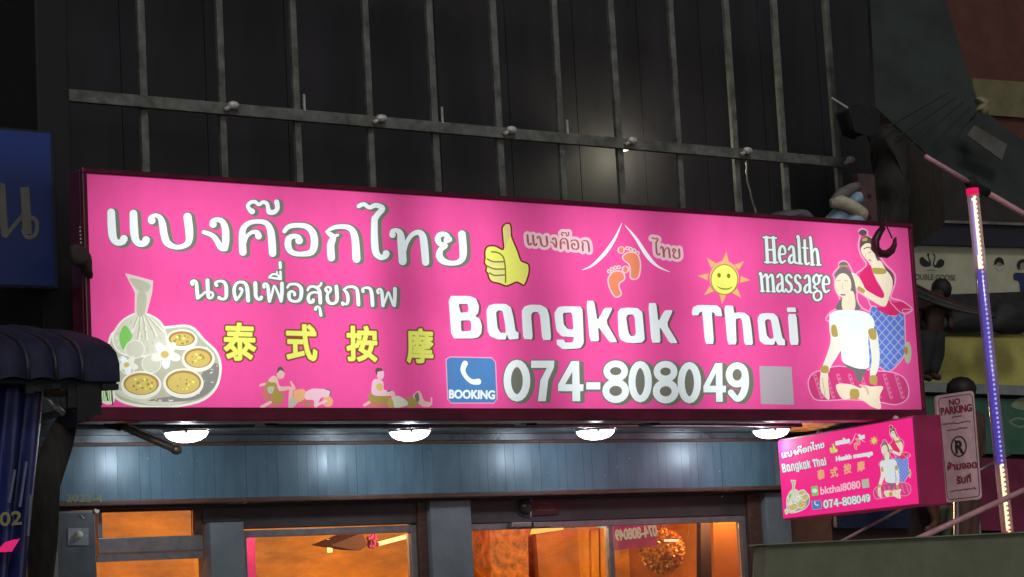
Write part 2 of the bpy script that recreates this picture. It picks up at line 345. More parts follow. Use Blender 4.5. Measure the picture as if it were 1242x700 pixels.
HEALTH = [(ZH, [([(112, 62), (124, 296)], [28, 28]), ([(178, 64), (192, 298)], [28, 28]), ([(115, 178), (188, 180)], [14, 14]), ([(84, 62), (140, 64)], [14, 14]), ([(152, 66), (206, 68)], [14, 14]), ([(100, 296), (150, 298)], [14, 14]), ([(166, 298), (218, 298)], [14, 14])]
        + e_(0, 0) + [([(325, 175), (342, 148), (366, 160), (374, 230), (378, 290), (402, 304)], [20, 18, 22, 24, 24, 14]), ([(374, 218), (338, 240), (328, 282), (348, 304), (374, 282)], [14, 20, 24, 18, 14])]
        + [([(402, 62), (416, 66), (430, 305)], [14, 24, 26]), ([(408, 308), (452, 312)], [12, 12]), ([(474, 90), (482, 285), (498, 314), (520, 300)], [22, 24, 20, 12]), ([(455, 160), (504, 164)], [12, 12]),
           ([(520, 66), (530, 80), (548, 318)], [14, 24, 26]), ([(548, 205), (572, 170), (592, 195), (606, 318)], [12, 18, 24, 26]), ([(530, 320), (566, 322)], [12, 12]), ([(590, 322), (628, 322)], [12, 12])]
        + [([(46, 408), (62, 412), (76, 568)], [12, 24, 24]), ([(82, 440), (106, 412), (120, 440), (128, 568)], [10, 18, 24, 24]), ([(134, 445), (158, 414), (172, 442), (182, 570)], [10, 18, 24, 24]), ([(60, 570), (94, 570)], [10, 10]), ([(114, 570), (146, 572)], [10, 10]), ([(166, 572), (200, 574)], [10, 10])]
        + a_(0, 0) + s_(0, 2) + s_(84, 6) + a_(258, 10)
        + [([(586, 412), (560, 440), (560, 480), (586, 505), (610, 480), (610, 440), (586, 412)], [16, 22, 22, 14, 22, 22, 16]), ([(580, 505), (562, 530), (590, 548)], [14, 18, 16]), ([(595, 565), (562, 590), (566, 640), (598, 656), (630, 632), (626, 582), (595, 565)], [18] * 7), ([(606, 424), (634, 422)], [14, 18])]
        + e_(414, 298, .93))]
def strokes(A, groups, m, lay, grow=0, off=(0, 0)):
    A.off = off
    for z, L in groups:
        A.zoom(*z)
        for P, W in L: A.line(P, W, m, lay, grow=grow)
    A.off = (0, 0); A.zoom(0, 0, 1)

BKK = [((540, 350, 7.7625), [
    ([(30, 70), (230, 70), (290, 95), (318, 165), (310, 230), (282, 260), (326, 285), (345, 350), (340, 420), (312, 458), (260, 470), (60, 470)], [[(125, 145), (212, 145), (218, 182), (215, 222), (145, 228)], [(146, 300), (236, 300), (246, 345), (243, 398), (152, 405)]]),
    ([(388, 210), (410, 160), (460, 145), (570, 145), (618, 175), (642, 270), (662, 400), (690, 415), (690, 475), (600, 480), (580, 430), (570, 480), (500, 480), (425, 450), (400, 400)], [[(478, 225), (500, 205), (540, 210), (562, 320), (572, 420), (520, 415), (492, 370)]]),
    ([(735, 475), (720, 215), (745, 170), (800, 152), (900, 155), (958, 188), (980, 260), (998, 485), (915, 485), (892, 250), (870, 220), (825, 222), (808, 250), (825, 480)], [])]),
    ((520, 340, 4), [([(609, 160), (628, 130), (660, 126), (745, 128), (750, 240), (752, 305), (735, 330), (650, 335), (622, 312), (620, 288), (654, 288), (664, 302), (698, 302), (706, 276), (645, 272), (620, 245)], [[(650, 158), (695, 156), (703, 240), (674, 236), (655, 215)]])]),
    ((700, 350, 8.754), [
    ([(98, 130), (180, 130), (215, 345), (290, 205), (378, 205), (305, 355), (430, 570), (345, 570), (222, 400), (232, 560), (135, 560)], []),
    ([(430, 255), (460, 212), (540, 203), (640, 208), (692, 248), (706, 400), (718, 540), (690, 572), (600, 580), (520, 572), (465, 545), (443, 500)], [[(520, 310), (538, 277), (590, 275), (612, 305), (624, 480), (605, 506), (570, 505), (545, 470)]]),
    ([(755, 155), (840, 155), (862, 355), (930, 230), (1018, 230), (950, 380), (1070, 580), (985, 580), (875, 400), (885, 575), (790, 575)], [])]),
    ((830, 355, 8.28), [
    ([(75, 190), (90, 145), (140, 124), (330, 128), (368, 160), (382, 238), (318, 235), (300, 202), (275, 195), (298, 515), (210, 515), (180, 190), (155, 197), (140, 228), (80, 228)], []),
    ([(400, 130), (490, 130), (500, 205), (545, 198), (605, 202), (655, 240), (675, 360), (690, 525), (605, 525), (580, 275), (560, 255), (515, 262), (525, 520), (435, 520)], []),
    ([(735, 260), (760, 215), (820, 205), (900, 210), (940, 245), (985, 455), (1010, 475), (1012, 530), (940, 525), (915, 480), (900, 525), (800, 520), (755, 480)], [[(808, 285), (835, 265), (872, 275), (900, 460), (862, 465), (828, 430)]]),
    ([(1040, 215), (1125, 215), (1150, 525), (1062, 525)], []), ([(1030, 150), (1115, 150), (1125, 195), (1035, 195)], [])])]
def chaik(p, r=.12):
    o = []
    for i in range(len(p)):
        a, b = p[i], p[(i + 1) % len(p)]
        o += [(a[0] + (b[0] - a[0]) * r, a[1] + (b[1] - a[1]) * r), (b[0] - (b[0] - a[0]) * r, b[1] - (b[1] - a[1]) * r)]
    return o
def bangkok(A, m, lay, off=(0, 0)):
    A.off = off
    for z, L in BKK:
        A.zoom(*z)
        for o, hs in L: A.poly(chaik(o), m, lay, [chaik(h) for h in hs], smooth=False)
    A.off = (0, 0); A.zoom(0, 0, 1)
def ring(x, y, rx, ry, w_): e = ell(x, y, rx, ry, 20); return (e + [e[0]], [w_] * 21)
def digits(A, face, back):
    A.zoom(605, 425, 4.006)
    R = [ring(88, 147, 47, 84, 36), ring(568, 101, 44, 36, 32), ring(568, 197, 48, 42, 34), ring(687, 152, 40, 84, 34), ring(810, 103, 42, 36, 32), ring(811, 199, 46, 42, 34), ring(926, 157, 40, 84, 34), ring(1158, 119, 39, 45, 33)]
    T9 = ([(1198, 125), (1198, 170), (1184, 215), (1158, 236), (1128, 205)], [33, 34, 34, 28, 30])
    P = [([(157, 50), (270, 50), (268, 82), (240, 145), (228, 247), (190, 247), (202, 145), (234, 85), (157, 85)], []),
         ([(352, 52), (390, 52), (393, 165), (412, 165), (410, 198), (395, 198), (396, 247), (358, 247), (357, 198), (288, 198), (288, 166)], [[(357, 105), (322, 165), (357, 165)]]),
         ([(425, 155), (493, 155), (493, 190), (425, 190)], []),
         ([(1052, 62), (1086, 62), (1087, 172), (1104, 172), (1103, 204), (1087, 204), (1088, 250), (1056, 250), (1055, 204), (995, 204), (994, 175)], [[(1055, 110), (1024, 172), (1055, 172)]])]
    for o in ((0, 0), (2.4, .8), (4.2, 1.4)):
        A.off = o
        for pts, wd in R: A.poly(pts[:-1], back, 1, smooth=False); A.line(pts, wd, back, 1, smooth=False, grow=3.2)
        A.line(T9[0], T9[1], back, 1, grow=3.2)
        for o_, h in P: A.poly(o_, back, 1, smooth=False); A.outline(o_, 12, back, 1, smooth=False)
    A.off = (0, 0)
    for pts, wd in R: A.line(pts, wd, face, 3, smooth=False)
    A.line(T9[0], T9[1], face, 3)
    for o_, h in P: A.poly(o_, face, 3, h, smooth=False)
    A.zoom(0, 0, 1)
def inside(p, poly):
    c = False; n = len(poly)
    for i in range(n):
        a, b = poly[i], poly[(i + 1) % n]
        if (a[1] > p[1]) != (b[1] > p[1]) and p[0] < (b[0] - a[0]) * (p[1] - a[1]) / (b[1] - a[1]) + a[0]: c = not c
    return c
def hatch(A, poly, dirs, sp, wd, m, lay):
    cxx = sum(p[0] for p in poly) / len(poly); cyy = sum(p[1] for p in poly) / len(poly)
    for ang in dirs:
        d = (math.cos(ang), math.sin(ang)); n = (-d[1], d[0])
        for k in range(-8, 9):
            run = []
            for t in range(-60, 61):
                p = (cxx + n[0] * k * sp + d[0] * t, cyy + n[1] * k * sp + d[1] * t)
                if inside(p, poly): run.append(p)
                else:
                    if len(run) > 2: A.line([run[0], run[-1]], wd, m, lay, cap=False)
                    run = []
            if len(run) > 2: A.line([run[0], run[-1]], wd, m, lay, cap=False)
def women(A):
    A.zoom(980, 275, 6.086)
    # standing masseuse
    back = [(385, 60), (375, 30), (405, 15), (438, 35), (440, 65), (485, 95), (500, 150), (530, 215), (570, 275), (640, 350), (640, 430), (612, 520), (690, 550), (770, 610), (700, 650), (600, 660), (470, 590), (440, 530), (360, 470), (320, 400), (360, 345), (430, 285), (390, 210), (372, 140)]
    A.outline(back, 11, 'halo', 1)
    A.poly(ell(405, 45, 29, 22), 'hair', 2)
    A.poly([(384, 125), (395, 85), (440, 70), (480, 100), (496, 160), (522, 225), (562, 285), (625, 345), (636, 425), (622, 425), (598, 365), (530, 300), (480, 250), (420, 170), (395, 185)], 'hair', 2)
    A.poly([(396, 150), (430, 122), (468, 132), (482, 175), (500, 225), (512, 262), (470, 290), (445, 258), (408, 215), (392, 178)], 'cream', 3)
    A.poly([(470, 280), (530, 250), (570, 310), (615, 370), (625, 430), (600, 520), (572, 585), (530, 580), (440, 525), (365, 462), (322, 400), (300, 350), (345, 345), (385, 385), (435, 465), (540, 528), (562, 492), (505, 390), (478, 330)], 'cream', 3)
    A.poly([(382, 352), (450, 282), (478, 325), (500, 395), (556, 490), (545, 524), (435, 470), (405, 420)], 'rose', 4)
    A.poly([(590, 545), (640, 560), (690, 552), (762, 608), (700, 632), (640, 656), (560, 645), (500, 600), (575, 590)], 'rose', 2)
    A.outline([(600, 540), (690, 545), (765, 600), (765, 612), (700, 610), (690, 640)], 6, 'halo', 3)
    A.poly([(478, 305), (570, 312), (572, 345), (490, 348)], 'gold', 5)
    A.poly([(375, 440), (420, 468), (408, 492), (365, 462)], 'gold', 5)
    A.poly([(400, 90), (430, 80), (440, 100), (405, 108)], 'gold', 5)
    A.line([(412, 165), (440, 152), (470, 160)], 7, 'hair', 4); A.line([(445, 195), (465, 188)], 6, 'gold', 4); A.line([(448, 245), (464, 250)], 9, 'brick', 4); A.line([(420, 195), (430, 232)], 4, 'pale2', 4)
    skirt = [(1058, 372), (1070, 379), (1084, 384), (1095, 379), (1097, 400), (1097, 424), (1093, 436), (1078, 450), (1066, 444), (1054, 445), (1050, 410), (1054, 390)]
    A.zoom(0, 0, 1)
    A.outline(skirt, 3, 'halo', 1); A.poly(skirt, 'blue', 2)
    hatch(A, skirt, (-.86, .86), 7.5, 1.2, 'lightblue', 3)
    A.zoom(975, 385, 5.833)
    A.poly(ell(735, 250, 26, 78), 'pale2', 2); A.poly(ell(722, 235, 16, 26), 'brown', 3)
    # mat
    matp = [(130, 372), (60, 400), (30, 465), (60, 560), (120, 588), (300, 582), (430, 590), (540, 600), (650, 618), (728, 580), (742, 505), (705, 425), (620, 388), (480, 375), (250, 345)]
    A.poly(matp, 'mid', 3); A.outline(matp, 8, 'halo', 4)
    for k in range(8):
        x = 75 + k * 82
        A.line([(x, 400), (x + 55, 575)], 24, 'pinkband', 4, cap=False)
        for j in range(5): A.blob(x + 8 + j * 11, 420 + j * 32, 8, 'mid', 5)
    # seated woman
    A.zoom(980, 275, 6.086)
    A.outline([(195, 380), (185, 350), (225, 300), (232, 265), (265, 252), (298, 275), (330, 340), (360, 440), (365, 540), (400, 600), (470, 640), (480, 700), (160, 700), (150, 650), (200, 610), (240, 590), (230, 520), (200, 450)], 12, 'halo', 1)
    A.poly(ell(262, 282, 34, 22), 'hair2', 5); A.line([(235, 290), (290, 290)], 10, 'gold', 6)
    A.poly([(200, 355), (228, 310), (292, 308), (330, 365), (350, 440), (356, 540), (388, 602), (335, 600), (300, 420), (215, 380)], 'hair2', 5)
    A.poly([(235, 540), (262, 540), (262, 606), (205, 606)], 'hair2', 5)
    A.poly(ell(258, 432, 62, 88), 'cream', 6); A.poly([(262, 500), (335, 480), (345, 610), (256, 610)], 'cream', 6)
    A.line([(212, 400), (240, 396)], 6, 'pale2', 7); A.line([(268, 396), (298, 402)], 6, 'pale2', 7); A.line([(245, 502), (272, 504)], 10, 'hair2', 7); A.line([(255, 420), (252, 465)], 4, 'pale2', 7)
    A.zoom(975, 385, 5.833)
    A.poly([(180, 0), (195, -30), (240, -50), (330, -52), (430, -40), (485, 0), (500, 60), (470, 110), (455, 150), (462, 340), (405, 364), (330, 345), (272, 310), (262, 220), (240, 130), (188, 120)], 'white', 7)
    A.poly([(182, 60), (190, 150), (176, 225), (140, 325), (118, 395), (172, 392), (190, 350), (248, 255), (268, 205), (242, 60)], 'palewhite', 8)
    A.poly([(458, 90), (512, 95), (530, 190), (536, 300), (512, 402), (468, 412), (480, 300), (468, 190)], 'palewhite', 8)
    A.poly([(272, 308), (335, 345), (400, 364), (455, 350), (425, 400), (405, 455), (372, 440), (352, 380), (300, 350)], 'hair2', 6)
    A.poly([(120, 395), (168, 392), (172, 470), (182, 572), (160, 575), (118, 510)], 'cream', 8)
    A.poly([(228, 478), (330, 474), (400, 500), (430, 480), (480, 490), (560, 490), (535, 560), (545, 645), (480, 632), (420, 590), (350, 572), (270, 575)], 'cream', 8)
    for q in ([(330, 512), (385, 512), (388, 570), (332, 572)], [(128, 345), (170, 345), (172, 390), (122, 388)], [(468, 415), (515, 415), (515, 468), (470, 468)], [(195, 62), (225, 58), (240, 130), (200, 130)], [(456, 88), (505, 82), (512, 152), (470, 150)]): A.poly(q, 'gold', 9)
    A.line([(400, 480), (440, 500), (455, 540)], 16, 'skin', 9); A.line([(130, 430), (150, 560)], 5, 'pale2', 9)
    A.zoom(0, 0, 1)
def herbs(A):
    A.zoom(130, 325, 4)
    plate = [(270, 290), (400, 284), (470, 350), (530, 410), (550, 490), (525, 585), (440, 650), (260, 676), (90, 655), (25, 600), (5, 480), (10, 360), (60, 300)]
    A.poly(plate, 'pale2', 1); A.outline(plate, 12, 'palewhite', 2)
    A.poly([(40, 590), (300, 640), (500, 560), (540, 480), (470, 600), (300, 672), (110, 640)], 'pale', 2)
    A.poly([(480, 480), (540, 470), (525, 570), (440, 635), (300, 650), (200, 640), (400, 600)], 'quiet', 2)
    A.poly([(135, 222), (190, 222), (258, 262), (288, 335), (282, 400), (200, 425), (120, 430), (50, 400), (28, 335), (68, 262)], 'pale', 3)
    A.outline([(135, 222), (190, 222), (258, 262), (288, 335), (282, 400), (200, 425), (120, 430), (50, 400), (28, 335), (68, 262)], 8, 'palewhite', 4)
    A.poly([(92, 30), (222, 65), (215, 120), (188, 226), (136, 226), (138, 120)], 'pale', 4, smooth=False); A.outline([(92, 30), (222, 65), (215, 120), (188, 226), (136, 226), (138, 120)], 7, 'blush', 5, smooth=False)
    A.poly([(110, 50), (205, 76), (195, 115), (150, 110)], 'pale2', 5)
    for a, b in (((150, 228), (105, 330)), ((158, 228), (145, 350)), ((170, 228), (185, 350)), ((180, 228), (230, 330)), ((186, 228), (262, 310))): A.line([a, ((a[0] + b[0]) / 2 + 4, (a[1] + b[1]) / 2), b], [4, 9, 4], 'pale2', 5); A.line([(a[0] + 8, a[1]), (b[0] + 12, b[1])], [3, 6], 'palewhite', 5)
    A.poly([(150, 120), (190, 130), (180, 225), (145, 225)], 'pale2', 5)
    A.poly([(85, 278), (122, 330), (95, 372), (75, 396), (58, 335)], 'green', 6)
    for x, y, a_, b_ in ((362, 348, 76, 50), (442, 442, 80, 62), (370, 560, 98, 72), (165, 568, 98, 68)):
        A.poly(ell(x, y, a_, b_), 'palewhite', 6); A.poly(ell(x, y - 5, a_ - 12, b_ - 14), 'brown', 7); A.poly(ell(x, y - 1, a_ - 22, b_ - 22), 'sand', 8)
        for k in range(26):
            t = random.random() * 6.28; r = random.random() ** .5 * .75
            A.blob(x + (a_ - 24) * r * math.cos(t), y + (b_ - 24) * r * math.sin(t), random.uniform(3, 8), random.choice(['brown', 'ochre', 'sand', 'yellow', 'sand']), 9)
        A.poly([(x + a_ * .8, y + b_ * .45), (x + a_ * 1.12, y + b_ * .05), (x + a_ * .6, y + b_ * .7)], 'palewhite', 7)
    for k in range(46):
        t = random.random() * 6.28; q_ = random.random() ** .5; x = 155 + 110 * q_ * math.cos(t); y = 325 + 85 * q_ * math.sin(t)
        A.line([(x, y), (x + (x - 160) * .12, y + random.uniform(10, 26))], [1, random.uniform(3, 7)], random.choice(['pale2', 'palewhite', 'pale2', 'pale']), 5.4, cap=False)
    for k in range(60):
        t = random.uniform(-.6, 2.4); q_ = random.uniform(.86, 1.0); x = 275 + 255 * q_ * math.cos(t); y = 480 + 180 * q_ * math.sin(t)
        A.line([(x, y), (x + random.uniform(-22, 22), y + random.uniform(-6, 6))], random.uniform(2, 6), random.choice(['pale', 'pale2', 'palewhite', 'quiet']), 2.6, cap=False)
    for x, y, r in ((135, 395, 44), (215, 465, 44), (100, 482, 34), (40, 470, 34)): A.poly(ell(x, y, r * 1.05, r), 'pale', 10); A.outline(ell(x, y, r * 1.05, r, 14), 4, 'palewhite', 11)
    for fx, fy, rr in ((285, 420, 62), (100, 470, 44)):
        for k in range(5):
            t = k * 1.257 + .3; A.poly(ell(fx + rr * .62 * math.cos(t), fy + rr * .55 * math.sin(t), rr * .58, rr * .33, a=t), 'white' if k % 2 else 'palewhite', 12 + k * .2)
        A.poly(ell(fx - 6, fy, rr * .32, rr * .28), 'sand', 14)
    A.zoom(0, 0, 1)
    A.poly([(118, 470), (124, 464), (136, 466), (140, 480), (136, 490), (124, 488)], 'palewhite', 1)
    for k in range(6): A.line([(122 + k * 2.6, 486), (124 + k * 2.4, 468 + k % 2 * 4)], 1.4, 'green', 2)
def thumb(A):
    A.zoom(570, 260, 7)
    o = [(282, 296), (278, 200), (274, 115), (300, 82), (335, 78), (350, 110), (352, 175), (375, 240), (405, 310), (432, 388), (465, 408), (500, 430), (500, 505), (465, 598), (430, 590), (395, 576), (350, 595), (305, 608), (250, 588), (185, 572), (158, 535), (152, 505), (135, 480), (140, 445), (122, 410), (128, 370), (126, 315), (150, 272), (215, 268)]
    A.poly(o, 'yellow', 1); A.outline(o, 14, 'maroon', 2)
    A.poly([(290, 105), (335, 95), (345, 180), (320, 230), (300, 300)], 'lemon', 2)
    for q in ([(155, 385), (200, 392), (275, 395), (285, 440), (215, 440), (160, 430)], [(155, 450), (215, 462), (290, 465), (295, 500), (215, 505), (165, 490)], [(175, 515), (210, 522), (280, 520), (285, 565), (200, 560)]): A.poly(q, 'corn', 2)
    for q in ([(185, 318), (235, 325), (280, 358), (296, 420), (302, 500), (302, 578)], [(148, 380), (200, 402), (292, 402)], [(145, 438), (210, 464), (302, 464)], [(165, 498), (210, 518), (302, 514)]): A.line(q, 13, 'olive', 4)
    A.zoom(0, 0, 1)
def aff(a, b):     # affine map taking three points to three points
    M = Matrix(((a[0][0], a[1][0], a[2][0]), (a[0][1], a[1][1], a[2][1]), (1, 1, 1)))
    N = Matrix(((b[0][0], b[1][0], b[2][0]), (b[0][1], b[1][1], b[2][1]), (1, 1, 1)))
    K = N @ M.inverted()
    def f(p): v = K @ Vector((p[0], p[1], 1)); return (v.x, v.y)
    return f
def feet(A):
    A.zoom(700, 260, 6.364)
    A.line([(345, 70), (290, 190), (215, 300), (120, 392), (40, 430)], [4, 20, 28, 18, 3], 'white', 1); A.line([(370, 85), (450, 180), (545, 325), (620, 400), (715, 445)], [4, 20, 30, 16, 3], 'white', 1)
    s1 = [(358, 325), (400, 298), (458, 310), (482, 370), (480, 440), (462, 490), (418, 490), (415, 430), (402, 380), (366, 352)]
    s2 = [(248, 490), (285, 446), (345, 450), (362, 495), (322, 530), (320, 570), (336, 615), (300, 634), (266, 590), (246, 530)]
    for s_, toe, dots in ((s1, (340, 276), [(387, 262), (413, 268), (440, 280), (467, 300)]), (s2, (372, 426), [(322, 408), (296, 412), (268, 422), (246, 440)])):
        A.outline(s_, 22, 'blush', 1); A.blob(toe[0], toe[1], 30, 'blush', 1)
        for d in dots: A.blob(d[0], d[1], 17, 'blush', 1)
        A.poly(s_, 'orange', 3); A.poly(ell(toe[0], toe[1], 17, 24), 'orange', 3)
        for d in dots: A.blob(d[0], d[1], 7, 'brown', 3)
    A.zoom(0, 0, 1)
def little_thai(A, which=(0, 1)):
    T0 = A.T; w0 = A.wk
    for grp, src, dst in ((BIG1, [(128, 257), (445, 262), (128, 323)], [(638, 285), (717, 288), (639, 306)]), (BIG2, [(433, 250), (568, 250), (433, 320)], [(790, 289), (825, 292), (791, 311)]))[which[0]:which[-1] + 1]:
        f = aff(src, dst); A.T = (lambda p, f=f: T0(f(p))) if T0 else f
        A.wk = w0 * .27; strokes(A, grp, 'blush', 1, grow=26); strokes(A, grp, 'rust', 3, grow=0)
    A.T = T0; A.wk = w0
def sunny(A):
    A.zoom(840, 295, 9.333)
    for k in range(8):
        t = k * math.pi / 4 + .08; c, s = math.cos(t), math.sin(t); r0, r1, hw = (185, 300, 38)
        P = [(358 + c * r0 - s * hw, 395 + s * r0 + c * hw), (358 + c * r1, 395 + s * r1), (358 + c * r0 + s * hw, 395 + s * r0 - c * hw)]
        A.outline(P, 12, 'brick', 1, smooth=False); A.poly(P, 'peach', 2, smooth=False)
    A.poly(ell(358, 392, 165, 192), 'peach', 3); A.outline(ell(360, 412, 150, 168), 12, 'olive', 4, smooth=False); A.poly(ell(360, 412, 146, 164), 'yellow', 5)
    A.poly(ell(300, 364, 20, 26), 'olive', 6); A.poly(ell(408, 370, 20, 26), 'olive', 6); A.line([(282, 490), (330, 515), (400, 518), (450, 495)], [6, 14, 14, 6], 'olive', 6)
    A.zoom(0, 0, 1)
def chinese(A, src, k_):
    for ch, (x0, y0, x1, y1) in list(zip('泰式按摩', src))[k_:k_ + 1]:
        for m, lay, b in (('maroon', 1, 6.5), ('olive', 2, 4.6), ('yellow', 3, 2.5)):
            A.type(ch, (x0, y0), (x1, y0 + 1), (x0 + .8, y1), m, lay, b)
CJK = [(272, 392, 309, 436), (348, 394, 383, 436), (421, 396, 456, 437), (494, 399, 524, 439)]
def booking(A):
    A.poly([(541, 436), (546, 433), (596, 434), (601, 439), (603, 484), (599, 489), (547, 489), (543, 484)], 'booking', 1, smooth=False)
    A.outline([(541, 436), (546, 433), (596, 434), (601, 439), (603, 484), (599, 489), (547, 489), (543, 484)], 1.2, 'halo', 2, smooth=False)
    A.line([(564, 441), (561.5, 449), (566, 458), (573, 463), (580, 463)], [7, 6, 5, 6, 7.5], 'white', 2)
def handset_word(A): A.type('BOOKING', (545, 473), (600, 474), (545, 483), 'white', 2, 1.1)

def masseurs(A, which):
    if which == 0:
        A.zoom(310, 440, 11.67)
        A.poly([(110, 380), (200, 330), (300, 380), (420, 430), (360, 600), (220, 620), (110, 480)], 'brick', 1); A.poly([(220, 430), (330, 400), (370, 520), (280, 580)], 'ochre', 2)
        A.poly([(130, 300), (200, 260), (290, 270), (290, 380), (230, 430), (160, 400)], 'ochre', 2); A.poly([(170, 350), (260, 340), (240, 430), (190, 430)], 'pale2', 3)
        A.poly([(185, 240), (250, 185), (310, 220), (345, 330), (480, 335), (500, 370), (340, 400), (290, 290), (200, 275)], 'skin', 3)
        A.line([(70, 320), (130, 300)], 34, 'skin', 2); A.poly(ell(355, 165, 55, 65), 'skin', 4); A.poly([(300, 150), (320, 70), (370, 60), (410, 130), (350, 105)], 'hair', 5)
        A.line([(85, 630), (210, 560)], 44, 'skin', 2)
        A.line([(500, 620), (500, 400), (540, 360), (500, 270)], [70, 50, 50, 24], 'skin', 4); A.poly([(480, 520), (560, 480), (600, 540), (540, 625), (470, 620)], 'pale2', 5)
        A.poly([(540, 400), (690, 380), (700, 500), (600, 560), (550, 500)], 'peach', 5); A.poly([(610, 560), (760, 540), (820, 600), (700, 625)], 'brick', 3)
        A.poly([(700, 430), (800, 370), (900, 370), (1040, 390), (1050, 480), (920, 500), (880, 620), (830, 620), (820, 530), (710, 520)], 'blush', 5)
        A.line([(870, 600), (1000, 540)], 36, 'blush', 5); A.poly(ell(1020, 550, 75, 75), 'peach', 4); A.line([(990, 370), (1060, 400), (1050, 470)], 20, 'hair2', 6)
    else:
        A.zoom(435, 440, 11.67)
        A.poly([(140, 440), (300, 430), (420, 480), (440, 620), (200, 610), (150, 520)], 'ochre', 1); A.poly([(160, 580), (300, 560), (420, 600), (420, 628), (160, 625)], 'brick', 2)
        A.poly([(190, 290), (230, 230), (300, 240), (350, 280), (360, 380), (480, 400), (460, 460), (300, 470), (190, 440)], 'blush', 3); A.poly([(250, 310), (330, 300), (330, 390), (270, 390)], 'sand', 4)
        A.poly(ell(308, 165, 52, 75), 'blush', 4); A.poly([(235, 130), (250, 75), (310, 75), (345, 110), (270, 130), (262, 180)], 'hair', 5); A.line([(85, 600), (150, 560)], 40, 'skin', 2)
        A.line([(415, 400), (450, 392)], 28, 'hair2', 5); A.poly([(440, 420), (500, 410), (520, 500), (460, 480)], 'skin', 4)
        A.poly([(460, 500), (560, 470), (680, 540), (690, 600), (560, 635), (490, 620), (440, 560)], 'pale', 5); A.poly([(420, 520), (470, 510), (500, 625), (420, 620)], 'gold', 5)
        A.poly([(680, 500), (800, 490), (840, 560), (820, 620), (680, 620)], 'ochre', 4); A.poly([(770, 470), (840, 400), (880, 430), (930, 540), (1010, 560), (1010, 620), (900, 620), (820, 540)], 'skin', 5)
        A.line([(1030, 500), (1030, 590)], 24, 'skin', 5); A.poly([(790, 470), (840, 420), (860, 520), (830, 560)], 'hair2', 6)
    A.zoom(0, 0, 1)

# ------------------------------------------------------------------ plain materials
M_case = mat('dark_red_sign_case', (.15, .008, .036), .35, .3, .4, 5, coat=.3)
M_wall = mat('dark_upper_facade', (.018, .016, .021), .7, 0, .45, 2.5, .2, (1, 1, .35))
M_steel = mat('weathered_lattice_steel', (.15, .155, .14), .65, .1, .6, 9, .4)
M_zinc = mat('pale_zinc', (.62, .62, .62), .35, .5, .3, 30)
M_fascia = mat('blue_grey_cladding', (.115, .20, .265), .32, .1, .14, 5, .03, (2, 1, .8))
M_fascia2 = mat('blue_grey_cladding_worn', (.105, .188, .25), .36, .1, .2, 6, .04, (2, 1, .8))
M_ceil = mat('canopy_ceiling_sheet', (.15, .17, .19), .28, .4, .4, 3, .1, (1, 4, 1))
M_trim = mat('brown_timber_trim', (.10, .045, .032), .5, 0, .4, 12, .2, (1, 1, 5))
M_header = mat('dark_brown_header_board', (.06, .045, .045), .55, 0, .3, 6, .1)
M_alu = mat('aluminium_frame', (.30, .27, .28), .35, .5, .2, 18)
M_pillar = mat('grey_painted_pillar', (.20, .23, .255), .55, 0, .2, 5, .1)
M_navy = mat('navy_awning_canvas', (.012, .014, .045), .75, 0, .6, 12, .6)
M_tarp = mat('blue_tarpaulin', (.012, .02, .115), .45, 0, .6, 3, .5, (5, 1, .6))
M_black = mat('black_shade', (.012, .011, .012), .7, 0, .3, 9)
M_lead = mat('grey_metal_rod', (.24, .22, .21), .35, .6, .3, 20)
M_ground = mat('street_asphalt', (.05, .05, .052), .85, 0, .3, 6, .4)
M_pave = mat('concrete_pavement', (.22, .21, .2), .85, 0, .25, 5, .3)

# ------------------------------------------------------------------ ground and shell of the place
MB().box(-80, 120, -60, 160, -.3, 0, M_ground).build('street_ground', kind='structure')
MB().box(-20, 60, 9.6, 13.3, .004, .12, M_pave).build('pavement', kind='structure')
UW = 13.1; WY = 12.55                                              # shop wall plane
ZC = SZ0 + .015                                        # canopy ceiling height
zf = at(500, 599, WY).z                                # bottom of the cladding
shop = thing('shop_building', 'dark shop building with blue grey cladding and orange lit windows behind the pink sign', 'building', (6, 13.3, 0))
XL, XR = at(60, 580, WY).x, at(940, 570, WY).x
up = MB(); up.box(-4, 13.62, UW + .35, UW + .6, ZC + .05, 9.5, M_wall)
up.build('upper_wall', shop)
# upper storey: dark boards between shallow joints
k = 0; x = 1.0
proto = None
while x < 13.2:
    wd = .62; b = MB().box(0, wd - .006, UW + .30, UW + .352, ZC + .06, 7.5, M_wall)
    if proto is None:
        proto = b.build('wall_panel', shop); proto.location = (0, 0, 0); base = proto
        proto.location.x = x
    else:
        c = base.copy(); col.objects.link(c); c.parent = shop; c.location = (x, 0, 0)
    x += wd
# roof slab of the canopy
cp = thing('canopy', 'grey sheet canopy ceiling with round lamps under the pink sign', 'canopy', (6, 12, ZC))
def xend(y): return SX1 - .03 + (y - SY) * .42
ya, yb = SY + .16, WY + .02
MB().hexa([(XL - .5, ya, ZC + .03), (xend(ya), ya, ZC + .03), (xend(ya), ya, ZC + .16), (XL - .5, ya, ZC + .16), (XL - .5, yb, ZC + .03), (xend(yb), yb, ZC + .03), (xend(yb), yb, ZC + .16), (XL - .5, yb, ZC + .16)], M_ceil).build('roof_slab', cp)
ny = 9; y0 = SY + .155
for j in range(ny):
    dy = (WY - .02 - y0) / ny
    MB().box(XL - .45, xend(y0 + j * dy) - .03, y0 + j * dy + .004, y0 + (j + 1) * dy - .004, ZC, ZC + .028 + .002 * (j % 2), M_ceil).build('ceiling_panel', cp)
MB().tube([(XL + 1.9, SY + .62, ZC - .03), (SX1 - .2, SY + .62, ZC - .028)], .018, M_zinc).build('conduit', cp, smooth=True)
MB().tube([(XL - .3, SY + 1.05, ZC - .02), (SX1 - .1, SY + 1.05, ZC - .02)], .014, M_lead).build('rail', cp, smooth=True)
